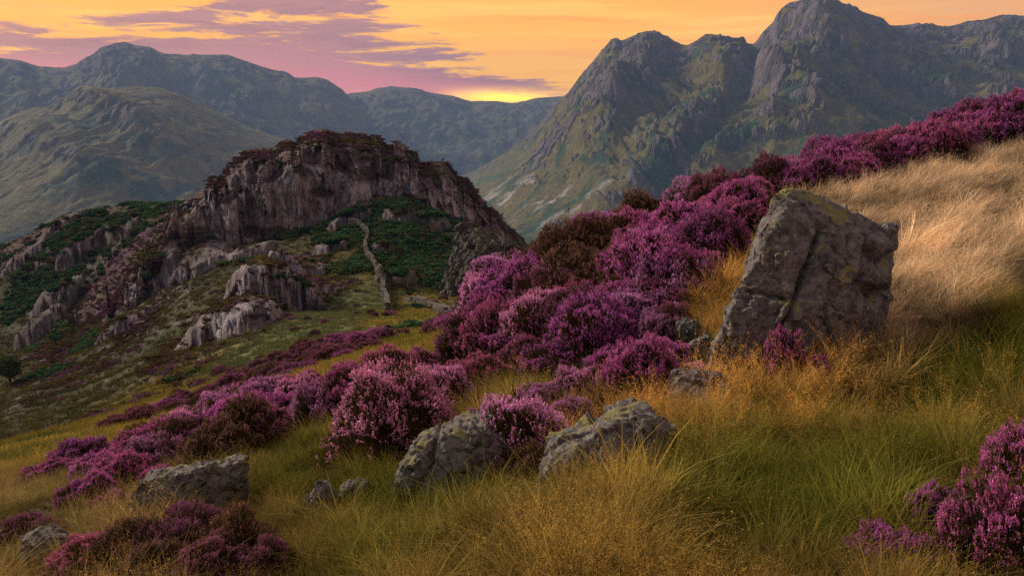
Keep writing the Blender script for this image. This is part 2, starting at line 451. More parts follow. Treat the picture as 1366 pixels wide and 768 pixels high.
def bumps(x, y, z):
    cl = np.zeros(len(x)); tp = np.zeros(len(x))
    for (bx, by, rx, rf, rb, h, sd, rot) in BUMPS:
        m = (np.abs(x - bx) < 2.2 * rx) & (y - by > -2.5 * rf) & (y - by < 1.6 * rb)
        if not m.any(): continue
        dx = x[m] - bx; dy = y[m] - by + dx * rot
        dy = dy / np.where(dy < 0, rf, rb); q = P3(x[m], y[m])
        e = 1 - np.sqrt((dx / rx) ** 2 + dy ** 2) + .42 * fbm(q / (rx * .7), 4, sd)
        z[m] = z[m] + h * (.60 * ss(e, 0, .30) + .40 * ss(e, .15, .8))
        cl[m] = np.maximum(cl[m], ss(e, -.02, .10) * (1 - ss(e, .40, .85)) * (dy < .9)); tp[m] = np.maximum(tp[m], ss(e, .45, .8))
    return z, cl, tp
def surf(x, y, detail=True, full=False):
    x = np.asarray(x, float); y = np.asarray(y, float)
    z = base_z(x, y); n = len(x)
    hum = np.zeros(n); hum2 = np.zeros(n); cl = np.zeros(n); top = np.zeros(n)
    m = y < 34
    if m.any():
        p = P3(x[m], y[m])
        z[m] += (1 - ss(y[m], 16, 34)) * ss(y[m], 1.2, 2.2) * (.10 * fbm(p / 1.3, 3, 21) + .03 * pn(p / .33, 23))
    m = (y > 22) & (y < 500)
    if m.any():
        p = P3(x[m], y[m]); hum[m] = fbm(p / 16, 4, 31); hum2[m] = ridged(p / 7.5, 3, 35)
        z[m] += ss(y[m], 22, 48) * (1 - ss(y[m], 300, 500)) * ((.35 + .008 * y[m]) * hum[m] + .45 * hum2[m] * ss(y[m], 60, 120))
    m = (y > 110) & (y < 420)
    if m.any(): z[m], cl[m], top[m] = crag(x[m], y[m], z[m])
    zt = z
    if BUMPS and (y > 50).any():
        zt, c2, t2 = bumps(x, y, zt); cl = np.maximum(cl, c2 * .45); top = np.maximum(top * (1 - c2), t2 * .35)
    if full: return zt, cl, top, hum, hum2
    return zt
def hit(px, py, y0=2.0, y1=330.0):
    """where the ray through a pixel first meets the hillside"""
    a, s = at_slopes(px, py)
    Y = np.exp(np.linspace(math.log(y0), math.log(y1), 420 if y1 > 40 else 200))
    z = surf(a * Y, Y)
    d = s * Y - z
    k = np.argmax(d < 0)
    if d[k] >= 0: k = len(Y) - 1
    k = max(k, 1)
    tt = d[k - 1] / (d[k - 1] - d[k] + 1e-9); yy = Y[k - 1] + (Y[k] - Y[k - 1]) * min(max(tt, 0), 1)
    return np.array([a * yy, yy, float(surf(np.array([a * yy]), np.array([yy]))[0])])

def add_bumps():
    L = []
    for n_, (px, py, w, h, rot) in enumerate([(532, 296, 50, 14, 0), (575, 304, 56, 16, 0), (508, 336, 34, 15, 0), (527, 378, 56, 15, 0), (408, 368, 46, 20, 0), (150, 322, 60, 20, .2),
            (95, 350, 60, 28, 0), (62, 420, 70, 34, .2), (38, 460, 70, 42, .2), (70, 316, 60, 18, 0), (20, 360, 50, 20, 0), (230, 290, 40, 14, 0),
            (190, 392, 90, 36, .5), (245, 372, 110, 34, .5), (150, 450, 90, 26, .6), (465, 300, 60, 20, 0), (440, 335, 50, 14, 0), (380, 395, 50, 18, .3), (430, 392, 40, 10, 0),
            (320, 345, 80, 16, 0), (610, 330, 40, 16, 0), (285, 452, 170, 56, .7), (345, 405, 150, 84, .5)]):
        p = hit(px, py, 20); k = p[1] / F
        L.append((p[0], p[1] + .25 * w * k, w * k * .55, w * k * .42, w * k * 1.1, h * k * .66, 200 + n_, rot))
    BUMPS.extend(L)
def ell(px, py, cx, cy_, rx, ry, ang=0, soft=.5):
    c, s = math.cos(R(ang)), math.sin(R(ang))
    dx, dy = px - cx, py - cy_
    u = (dx * c + dy * s) / rx; v = (-dx * s + dy * c) / ry
    return 1 - ss(np.sqrt(u * u + v * v), 1 - soft, 1 + soft)

GRASSY = np.array((.125, .105, .030)); OLIVE = np.array((.050, .053, .020)); BRACK = np.array((.022, .058, .026)); HEATHP = np.array((.080, .034, .060))
HEATHB = np.array((.050, .034, .028)); ROCKC = np.array((.300, .285, .305)); SCREE = np.array((.21, .195, .20))

def build_mid():
    a0, a1 = -1.05, .34
    A = np.concatenate([np.linspace(a0, -.60, 110)[:-1], np.linspace(-.60, .06, 560)[:-1], np.linspace(.06, a1, 50)])
    Yf, dep = crag_line(A)
    k9 = np.exp(-np.linspace(-2, 2, 9) ** 2); k9 /= k9.sum(); Yf = np.convolve(np.pad(Yf, 4, 'edge'), k9, 'valid')
    def seg(y0, y1, n, lg=False):
        t = np.linspace(0, 1, n + 1)[:-1]
        return np.exp(np.log(y0)[:, None] * (1 - t) + np.log(y1)[:, None] * t) if lg else y0[:, None] * (1 - t) + y1[:, None] * t
    c = np.ones(len(A))
    YY = np.concatenate([seg(28 * c, 84 * c, 70, True), seg(84 * c, Yf - .12 * dep, 110), seg(Yf - .12 * dep, Yf + .5 * dep, 170), seg(Yf + .5 * dep, Yf + 1.15 * dep, 46),
                         seg(Yf + 1.15 * dep, 264 * c, 84), seg(264 * c, 1100 * c, 26, True)], 1)
    nu, nv = YY.shape
    aa = np.repeat(A, nv); yy = YY.ravel(); xx = aa * yy
    z, cl, top, hum, hum2 = surf(xx, yy, full=True)
    z = z - .06 * (1 - ss(yy, 28, 31))
    # slope of the surface
    Z = z.reshape(nu, nv); dzdy = np.gradient(Z, axis=1) / np.gradient(YY, axis=1)
    dzdx = (np.gradient(Z, axis=0) - dzdy * np.gradient(YY, axis=0)) / (np.gradient(A)[:, None] * YY)
    slope = np.hypot(dzdx, dzdy).ravel()
    p = P3(xx, yy, z)
    # cliffs: pillars and cracks, pushed out of the face
    tang = np.stack([aa * 178, z * .10, yy * 0.02], 1)
    blk = fbm(np.stack([aa * 178, z * .5, yy * .1], 1) / 3.0, 4, 44)
    rockn = fbm(p / 9, 4, 51); rock_s = ss(slope + .35 * rockn + .2 * hum2, .62, .95) * ss(yy, 62, 95)
    rock = np.clip(np.maximum(ss(cl * (.7 + .6 * ss(rockn, -.4, .1)), .05, .45), rock_s), 0, 1)
    mk = rock > .02
    pil = np.zeros(len(xx)); fine = np.zeros(len(xx))
    cq = np.stack([aa * 178, z, yy * .6], 1)[mk]; cq[:, 0] += .25 * cq[:, 1] * .3
    pil[mk] = facet(cq / np.array((4.4, 22., 9.)), 1) * 1.7 + facet(cq / np.array((1.7, 9., 4.)), 2) * 1.0
    fine[mk] = facet(cq / np.array((.8, 3.0, 1.6)), 3)
    push = cl * (2.1 * pil + 1.0 * blk + .7 * fine) + rock_s * (1 - cl) * (.9 * pil + .6 * blk + .5 * fine)
    px, py = to_px(xx, yy, z)
    ledge = ss(fbm(np.stack([aa * 178 / 12, z / 5, yy * 0], 1), 4, 61), .12, .30) * cl
    z2 = z + rock * .5 * blk
    yy2 = yy - push; xx2 = xx - push * aa
    # ---- local colours
    n1 = fbm(p / 11, 5, 71); n2 = fbm(p / 4.0, 4, 75); n3 = fbm(p / 28, 4, 78)
    col = np.tile(OLIVE, (len(xx), 1))
    fgm = ell(px, py, 430, 480, 360, 85, -22, .35) * (1 - ss(yy, 118, 140))
    col = lerp(col, GRASSY * 1.6, ss(n3 + n1 * .5, -.45, .05) * fgm)
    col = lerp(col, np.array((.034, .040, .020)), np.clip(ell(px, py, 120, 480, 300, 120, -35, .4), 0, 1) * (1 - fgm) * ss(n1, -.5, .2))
    col = lerp(col, np.array((.085, .120, .052)), ell(px, py, 400, 440, 150, 34, -24, .4) * ss(n1, -.45, .0) * .9 * (yy < 140))
    # bracken: around the wall, over the left shoulder
    bm = np.clip(ell(px, py, 500, 325, 120, 50, 12) + .8 * ell(px, py, 570, 330, 80, 45, 20) + .75 * ell(px, py, 120, 340, 170, 60, -20) + ell(px, py, 70, 510, 130, 60, -35) * .45 + .6 * ell(px, py, -250, 460, 220, 90, -15), 0, 1) * ss(yy, 100, 125)
    col = lerp(col, BRACK, ss(bm + n1 * 1.5, .50, .85))
    col = lerp(col, OLIVE * 1.15, ell(px, py, 570, 380, 70, 25, 8) * ss(n1, -.3, .3) + 0 * px)
    # heather on the hill
    hm = np.clip(ell(px, py, 330, 420, 150, 40, -35) * .8 + ell(px, py, 150, 420, 150, 60, -38) * .6 + ell(px, py, 60, 320, 120, 40, -20) * .6 + ell(px, py, 420, 375, 70, 35) * .7 + .22, 0, 1)
    hp = ss(hm * .9 + n2 * .7 + n1 * .6, .50, .80) * (1 - fgm * .6)
    col = lerp(col, lerp(np.tile(HEATHB, (len(xx), 1)), HEATHP, ss(n2, -.25, .25)), hp)
    hf = fgm * ss(n1 + n2 * .8, .28, .48)
    col = lerp(col, HEATHP * .9, hf * .85)
    # heather on the crag's back and ledges
    tcol = lerp(np.tile(HEATHB * .9, (len(xx), 1)), HEATHP, ss(n2 + n1 * .4, -.2, .25))
    tcol = lerp(tcol, GRASSY * .55, ss(fbm(p / 7, 3, 88), .14, .34))
    col = lerp(col, tcol, top * .95)
    # rock
    rc = lerp(np.tile(ROCKC, (len(xx), 1)), np.array((.205, .180, .200)), ss(fbm(p / 6, 4, 91), -.2, .3))
    rc = lerp(rc, np.array((.32, .285, .26)), ss(fbm(np.stack([aa * 178 / 5, z / 16, yy * 0], 1), 4, 95), .12, .4) * cl)
    flat = cl * (1 - ss(slope, .9, 2.0)) * ss(cl, .5, .8)
    rc = lerp(rc, tcol.mean(0) * 1.1, flat * .85)
    bump_only = rock * (cl < .5) * (1 - ell(px, py, 320, 410, 120, 80, -35, .4))
    rc = lerp(rc, np.array((.085, .074, .078)), bump_only * .75)
    col = lerp(col, rc, np.clip(rock * (1 - .55 * top), 0, 1) * (1 - .85 * ledge) * (1 - .45 * bump_only * ss(n2 + n1, -.1, .2)))
    col = lerp(col, HEATHB * .9, ledge * .8)
    # scree runs under the left slabs
    scr = ell(px, py, 265, 478, 75, 9, -27, .5) + ell(px, py, 40, 525, 55, 7, -36, .5)
    scr = np.clip(scr, 0, 1) * ss(n2, -.3, .1)
    col = lerp(col, SCREE * .8, scr * .8)
    V = np.stack([xx2, yy2, z2], 1)
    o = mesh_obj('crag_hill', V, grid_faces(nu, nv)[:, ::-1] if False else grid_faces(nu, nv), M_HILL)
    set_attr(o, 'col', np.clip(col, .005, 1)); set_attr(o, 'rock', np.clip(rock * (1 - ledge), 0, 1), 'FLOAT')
    tag(o, 'dark craggy hill with a vertical grey cliff and heather on its top', 'hill', kind='structure')
    return dict(x=xx2, y=yy2, z=z2, px=px, py=py, top=top, cl=cl, rock=rock, bm=ss(bm + n1 * 1.5, .50, .85), hp=np.maximum(hp, hf), fgm=fgm)

BANK = [(632, 470), (660, 420), (692, 380), (740, 342), (800, 330), (850, 308), (890, 290), (930, 270), (1025, 255), (1005, 300), (965, 360), (925, 410), (880, 462), (800, 470), (720, 480), (650, 490)]
def inside(px, py, poly):
    px = np.asarray(px, float); py = np.asarray(py, float); c = np.zeros(px.shape, bool); n = len(poly); j = n - 1
    for i in range(n):
        xi, yi = poly[i]; xj, yj = poly[j]
        if yi != yj: c ^= ((yi > py) != (yj > py)) & (px < (xj - xi) * (py - yi) / (yj - yi) + xi)
        j = i
    return c
def zone_near(x, y, z):
    """grass character on the near slope: straw, gold and green weights from the place on the slope; green at lower right also stands in for shade"""
    px, py = to_px(x, y, z)
    n = fbm(P3(x, y) / 1.1, 4, 101); nb = fbm(P3(x, y) / .45, 3, 105)
    straw = np.clip(ell(px, py, 1300, 250, 290, 130, -22, .35) + .8 * ell(px, py, 1190, 380, 110, 120, 0, .5), 0, 1)
    gold = np.clip(ell(px, py, 945, 390, 50, 75, 20, .4) + .9 * ell(px, py, 880, 590, 230, 70, -12, .5) + .55 * ell(px, py, 1150, 520, 220, 90, 0, .6), 0, 1)
    green = np.clip(ell(px, py, 560, 670, 190, 45, 0, .5) + .9 * ell(px, py, 1020, 640, 200, 70, 0, .5) + .4 * ell(px, py, 1310, 540, 130, 110, 30, .5) + .8 * ell(px, py, 1130, 700, 230, 70, -10, .5) + .6 * ell(px, py, 120, 640, 110, 30, -20, .5), 0, 1)  # the lower-right ellipse deepens the grass colour in place of shade
    return straw, gold, green, n, nb, px, py

def build_near():
    A = np.linspace(-1.25, 1.25, 340)
    Yg = np.exp(np.linspace(math.log(.75), math.log(31), 330))
    nu, nv = len(A), len(Yg)
    aa, yy = np.meshgrid(A, Yg, indexing='ij'); aa = aa.ravel(); yy = yy.ravel(); xx = aa * yy
    z = surf(xx, yy)
    straw, gold, green, n, nb, px, py = zone_near(xx, yy, z)
    col = lerp(np.tile(np.array((.055, .044, .020)), (len(xx), 1)), np.array((.14, .095, .045)), straw)
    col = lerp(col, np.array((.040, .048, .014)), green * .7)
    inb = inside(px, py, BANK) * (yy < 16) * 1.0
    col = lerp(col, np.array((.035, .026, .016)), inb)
    col = lerp(col, GRASSY * .8, ss(yy, 10, 16) * (px < 700))
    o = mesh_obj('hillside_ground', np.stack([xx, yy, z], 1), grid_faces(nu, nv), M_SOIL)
    set_attr(o, 'col', col); set_attr(o, 'rock', np.zeros(len(xx)), 'FLOAT')
    tag(o, 'rough grassy hillside falling away to the valley', 'hillside', kind='structure')
    return o

# ------------------------------------------------------------------ mountains
def mountain(name, label, sil, Yc, Yb, zb, na, ns, seed, power=1.0, amp=70, rockamt=.5, skew=0.0, crag_top=.0, feats=(), colours=None, wl=460.0):
    sil = np.array(sil, float)
    sa, sz = at_slopes(sil[:, 0], sil[:, 1])
    A = np.linspace(sa[0], sa[-1], na)
    t_c = np.interp(A, sa, sz)
    Yk = np.array(Yc, float); YC = np.interp(A, at_slopes(Yk[:, 0], 200 + 0 * Yk[:, 0])[0], Yk[:, 1])
    Yk = np.array(Yb, float); YB = np.interp(A, at_slopes(Yk[:, 0], 200 + 0 * Yk[:, 0])[0], Yk[:, 1])
    s = np.concatenate([np.linspace(0, 1, ns), 1 + np.linspace(.03, .6, 14)])
    nv = len(s)
    aa = np.repeat(A, nv); s_ = np.tile(s, na); yc = np.repeat(YC, nv); yb = np.repeat(YB, nv); tc = np.repeat(t_c, nv)
    zc = tc * yc
    zc = zc + 0
    y = yb + (yc - yb) * s_
    sf = np.clip(s_, 0, 1)
    prof = sf ** power
    z = zb + (zc - zb) * prof
    z = np.where(s_ > 1, zc - (s_ - 1) * 1.1 * (zc - zb), z)
    x = aa * y
    L = P3(x + skew * (y - yc), (y + .35 * z) * .55, z * .25)
    w = np.where(s_ <= 1, (sf * (1 - sf) * 4) ** .7, .3) * .96 + .035
    h = np.clip(zc - zb, 30, None) / 500.0
    rel = ridged(L / wl, 5, seed, .52); rel2 = fbm(P3(x, y, z * .5) / (wl * .45), 5, seed + 9)
    dz = amp * h * w * (rel * .9 + rel2 * .7)
    px, py = to_px(x, y, z)
    rb = 0
    for (fx, fy, rx, ry, ang, hgt) in feats:      # buttresses (+) and gullies (-)
        e = ell(px, py, fx, fy, rx, ry, ang, .9)
        dz = dz + hgt * e
        rb = rb + (e if hgt > 0 else 0) * .25
    small = ridged(P3(x, y * .6, z * .35) / (wl * .13), 4, seed + 20, .6)
    gl = pn(P3((x + skew * 1.5 * (y - yc)) / 150 + .6 * rel2, s_ * 1.3), seed + 60); gl2 = pn(P3((x + skew * 1.5 * (y - yc)) / 55 + .9 * rel2, s_ * 3.0), seed + 61)
    gul = (1 - np.clip(np.abs(gl) * 7, 0, 1)) * ss(rel2, -.3, .15); gul2 = 1 - np.clip(np.abs(gl2) * 5, 0, 1)
    dz = dz - h * w * (22 * gul + 8 * gul2)
    z1 = z + dz
    Z = z1.reshape(na, nv); Yg = y.reshape(na, nv)
    dy = np.gradient(Z, axis=1) / np.maximum(np.gradient(Yg, axis=1), 1)
    X = x.reshape(na, nv); dx = np.gradient(Z, axis=0) / np.maximum(np.gradient(X, axis=0), 1)
    slope = np.hypot(dx - dy * aa.reshape(na, nv) * 0, dy).ravel()
    rn = fbm(P3(x, y, z) / (wl * .22), 5, seed + 31) * .8 + .42 * fbm(P3(x, y * .5, z) / (wl * .055), 3, seed + 35)
    rk = ss((slope - .55) * .45 + rn * 1.7 + small * .22 + rb + .35 * (sf - .55) + crag_top * ss(sf, .72, .97) + rockamt - .5, .42, .66)
    z1 = z1 + rk * amp * .11 * h * (small + .4) * np.clip(w + .10, 0, 1)
    y1 = y - rk * amp * .10 * h * small
    # local colours
    n1 = fbm(P3(x, y, z) / (wl * .35), 5, seed + 41); n2 = fbm(P3(x, y, z) / (wl * .10), 4, seed + 47)
    c = colours or {}
    gr = np.array(c.get('grass', (.105, .095, .030))) * 1.15; br = np.array(c.get('bracken', (.026, .062, .026))); ro = np.array(c.get('rock', (.135, .120, .125)))
    col = lerp(np.tile(gr, (len(x), 1)), br, np.clip(ss(n1 + .25 * (.55 - sf), -.05, .22), 0, 1) * (1 - .8 * ss(sf, .7, 1)))
    col = lerp(col, gr * 1.45, ss(n2 + n1 * .3, .05, .34) * .7)
    col = lerp(col, ro * 1.25, np.clip(gul * 1.2, 0, 1) * .35 * ss(n2, -.2, .2))
    col = lerp(col, lerp(np.tile(ro, (len(x), 1)), ro * .62, ss(n2, -.1, .25)), rk)
    for (fx, fy, rx, ry, ang, cc, amt) in c.get('patches', ()):
        col = lerp(col, np.array(cc), ell(px, py, fx, fy, rx, ry, ang, .7) * amt * ss(n2 + .6 * n1, -.12, .14))
    o = mesh_obj(name, np.stack([x, y1, z1], 1), grid_faces(na, nv), M_MOUNT)
    set_attr(o, 'col', np.clip(col, .004, 1)); set_attr(o, 'rock', rk, 'FLOAT')
    tag(o, label, 'mountain', kind='structure')
    return o

ZV = -272.0
def build_mountains():
    # valley floor
    n = 60
    g = np.linspace(-9000, 9000, n); gx, gy = np.meshgrid(g, g * .65 + 1400, indexing='ij'); gx = gx.ravel(); gy = gy.ravel()
    zz = ZV + 6 * fbm(P3(gx, gy) / 900, 3, 5)
    o = mesh_obj('valley_ground', np.stack([gx, gy, zz], 1), grid_faces(n, n), M_MOUNT)
    nn = fbm(P3(gx, gy) / 400, 3, 8)
    set_attr(o, 'col', lerp(np.tile(np.array((.05, .10, .035)), (len(gx), 1)), np.array((.09, .12, .04)), ss(nn, -.2, .3))); set_attr(o, 'rock', np.zeros(len(gx)), 'FLOAT')
    tag(o, 'green pasture on the floor of the valley', 'valley floor', kind='structure')
    mountain('mountain_ridge', 'long blue-grey mountain with a rounded summit above the green spur',
             [(-420, 120), (-250, 92), (-100, 70), (0, 78), (27, 81), (51, 89), (85, 91), (102, 87), (125, 77), (135, 66), (154, 59), (166, 57), (179, 61), (200, 63), (215, 70), (237, 70), (250, 73),
              (278, 74), (305, 75), (322, 81), (345, 88), (366, 94), (383, 97), (393, 104), (408, 104), (423, 103), (437, 107), (457, 120), (475, 140), (500, 170), (530, 205), (560, 240)],
             [(-420, 4300), (0, 4700), (170, 4900), (460, 5000), (560, 4600)], [(-420, 3000), (200, 3300), (560, 3900)], ZV, 380, 110, 301, 1.05, 70, .33, .3, .30,
             feats=[(250, 130, 18, 60, -20, -25), (330, 150, 30, 60, -30, 25), (150, 100, 40, 30, 0, 20)],
             colours=dict(grass=(.085, .082, .030), bracken=(.035, .058, .030), rock=(.10, .095, .105)))
    mountain('green_spur', 'green spur with grassy folds in front of the blue-grey mountain',
             [(-420, 230), (-200, 205), (-60, 182), (0, 166), (20, 152), (51, 142), (95, 127), (135, 120), (176, 115), (210, 117), (237, 125), (288, 149), (322, 166), (355, 179), (389, 188), (440, 215), (480, 240), (520, 262)],
             [(-420, 2500), (100, 2900), (300, 3300), (520, 3500)], [(-420, 1500), (100, 1750), (300, 2100), (520, 2700)], ZV, 400, 150, 331, .92, 60, .24, -.35, .0,
             feats=[(150, 150, 90, 14, 35, 22), (215, 200, 100, 13, 33, 26), (190, 195, 80, 9, 33, -20), (120, 175, 90, 10, 33, -16), (90, 210, 90, 14, 25, 20), (280, 200, 60, 10, 38, -18)],
             colours=dict(grass=(.10, .098, .034), bracken=(.026, .060, .030), rock=(.105, .10, .105),
                          patches=[(180, 160, 140, 30, 30, (.15, .13, .045), .55), (250, 215, 60, 10, 35, (.20, .19, .19), .5), (30, 250, 60, 60, 0, (.11, .11, .11), .3)]))
    mountain('far_ridge', 'hazy blue ridge closing the head of the valley under the sunset',
             [(380, 150), (430, 137), (464, 125), (491, 122), (504, 118), (521, 116), (548, 118), (575, 124), (602, 128), (629, 136), (660, 135), (684, 138), (700, 135), (714, 131), (745, 129), (790, 127), (860, 130)],
             [(380, 5900), (860, 6100)], [(380, 4300), (860, 4500)], ZV, 240, 90, 361, .95, 80, .36, .0, .2,
             colours=dict(grass=(.085, .085, .038), bracken=(.035, .055, .035), rock=(.10, .10, .11)))
    mountain('rugged_mountain', 'rugged twin-peaked mountain with crags, gullies and pale scree',
             [(585, 262), (609, 243), (643, 223), (677, 203), (711, 176), (731, 152), (745, 135), (758, 125), (768, 112), (780, 98), (792, 86), (800, 74), (809, 64), (815, 56), (822, 52), (828, 55), (833, 54), (840, 50), (846, 49), (853, 44), (861, 43),
              (868, 44), (873, 46), (883, 54), (900, 56), (920, 55), (937, 50), (948, 48), (960, 49), (973, 58), (984, 65), (1006, 55), (1020, 46), (1030, 38), (1036, 26), (1042, 19), (1050, 14), (1068, 9), (1084, 5), (1090, 1.5), (1098, 1.0), (1106, 3),
              (1110, 8), (1118, 10), (1134, 15), (1146, 20), (1166, 25), (1176, 26), (1187, 35), (1217, 34), (1240, 35), (1262, 34), (1278, 32), (1289, 31), (1309, 34), (1330, 27), (1357, 23), (1420, 24), (1500, 40), (1620, 60), (1750, 95)],
             [(585, 3950), (700, 3800), (790, 3550), (860, 3350), (960, 3150), (1000, 3300), (1100, 3250), (1187, 3350), (1366, 3300), (1750, 3000)],
             [(585, 3300), (640, 2350), (690, 2020), (800, 1800), (1000, 1700), (1366, 1700), (1750, 1700)], ZV, 560, 210, 391, .88, 85, .29, .55, .46,
             feats=[(1003, 95, 9, 30, 8, -75), (985, 85, 14, 22, 10, 20), (1090, 45, 60, 30, 0, 30), (1010, 125, 60, 14, 25, 45), (1080, 165, 90, 16, 30, 40), (1130, 150, 60, 12, 30, -35),
                    (840, 110, 16, 70, 35, 30), (870, 120, 14, 80, 38, -30), (800, 170, 18, 100, 52, 26), (850, 190, 14, 100, 50, -26), (900, 200, 18, 90, 45, 30), (950, 190, 12, 80, 40, -30), (735, 215, 14, 70, 55, 18),
                    (1190, 120, 60, 20, 20, 28), (1220, 150, 60, 14, 15, -25), (1270, 70, 20, 30, 0, -25), (1330, 70, 25, 35, 0, 25)],
             colours=dict(grass=(.098, .088, .027), bracken=(.024, .060, .024), rock=(.150, .132, .138),
                          patches=[(725, 275, 34, 6, -28, (.42, .40, .40), .8), (690, 262, 34, 5, -34, (.40, .38, .37), .8), (760, 292, 45, 6, -22, (.36, .34, .35), .7), (660, 262, 22, 5, -38, (.36, .35, .33), .6), (800, 270, 10, 40, 35, (.30, .28, .28), .5),
                                   (640, 240, 60, 9, -33, (.07, .13, .045), .7), (1080, 95, 90, 22, 0, (.13, .11, .04), .4), (1150, 170, 80, 14, 20, (.03, .065, .03), .7), (1290, 60, 110, 30, 0, (.085, .075, .085), .8)]))

add_bumps()
MID = build_mid()
build_near()
build_mountains()

# ------------------------------------------------------------------ rocks
def hull_mesh(points, voxel, smooth_it=2):
    bm = bmesh.new()
    for p in points: bm.verts.new(p)
    r = bmesh.ops.convex_hull(bm, input=bm.verts)
    bmesh.ops.delete(bm, geom=[g for g in r['geom_interior'] if isinstance(g, bmesh.types.BMVert)], context='VERTS')
    me = bpy.data.meshes.new('tmp'); bm.to_mesh(me); bm.free()
    o = bpy.data.objects.new('tmp', me); COL.objects.link(o)
    md = o.modifiers.new('r', 'REMESH'); md.mode = 'VOXEL'; md.voxel_size = voxel
    if smooth_it:
        sm = o.modifiers.new('s', 'SMOOTH'); sm.iterations = smooth_it; sm.factor = .5
    dg = bpy.context.evaluated_depsgraph_get(); dg.update()
    ev = o.evaluated_get(dg); m2 = bpy.data.meshes.new_from_object(ev)
    n = len(m2.vertices); v = np.empty(n * 3, np.float32); m2.vertices.foreach_get('co', v); v = v.reshape(-1, 3).astype(float)
    nm = np.empty(n * 3, np.float32); m2.vertex_normals.foreach_get('vector', nm); nm = nm.reshape(-1, 3).astype(float)
    bpy.data.objects.remove(o); bpy.data.meshes.remove(me)
    return m2, v, nm
def rock(name, points, loc, mat, voxel=.02, amp=.05, wl=.35, seed=0, rotz=0, grooves=(), parent=None, facet_k=1.0, strat=None, vert=.8, fine=.26):
    m2, v, nm = hull_mesh(points, voxel)
    vv = v * np.array((1, 1, vert))
    d = amp * .5 * fbm(v / wl, 4, seed, .5)
    d = d + amp * (1.1 * facet(vv / (wl * .95), seed % 90) + .60 * facet(vv / (wl * .38), seed % 90 + 3) + fine * facet(vv / (wl * .15), seed % 90 + 5)) * facet_k
    if strat is not None:
        q = (v @ np.array(strat)) + .05 * fbm(v / wl, 3, seed + 3); d = d - amp * .5 * np.abs(pn(P3(q * 3.0 / wl, q * 0 + seed)))
    d = d + amp * .42 * fbm(v / (wl * .16), 4, seed + 17, .6)
    for (pts, wd, dp) in grooves:
        dist = np.full(len(v), 9.9)
        pts = np.array(pts, float)
        jit = .02 * fbm(v / .12, 3, seed + 2)
        xz = v[:, [0, 2]] + jit[:, None] * 1.5
        for k in range(len(pts) - 1):
            a, b = pts[k], pts[k + 1]; ab = b - a
            tt = np.clip(((xz - a) @ ab) / (ab @ ab), 0, 1)
            dist = np.minimum(dist, np.linalg.norm(xz - a - tt[:, None] * ab, axis=1))
        d = d - dp * np.exp(-(dist / wd) ** 2) * (nm[:, 1] < .3)
    v = v + nm * d[:, None]
    m2.vertices.foreach_set('co', v.astype(np.float32).ravel()); m2.update()
    m2.polygons.foreach_set('use_smooth', np.full(len(m2.polygons), True))
    m2.set_sharp_from_angle(angle=R(28))
    m2.materials.clear(); m2.materials.append(mat); m2.name = name
    o = bpy.data.objects.new(name, m2); COL.objects.link(o); o.location = loc; o.rotation_euler = (0, 0, rotz)
    if parent: o.parent = parent
    return o
def lump(w, d, h, seed, n=26, pw=2.6, lean=0.0, sink=.25):
    """points of an irregular squarish block, w x d x h, standing on z=0 and sunk a little"""
    r = np.random.default_rng(seed); q = r.normal(size=(n, 3)); q /= (np.abs(q) ** pw).sum(1)[:, None] ** (1 / pw)
    q *= r.uniform(.86, 1.08, (n, 1))
    z = (q[:, 2] * .5 + .5) * h * (1 + sink) - h * sink
    return np.stack([q[:, 0] * w / 2 + lean * z, q[:, 1] * d / 2, z], 1)

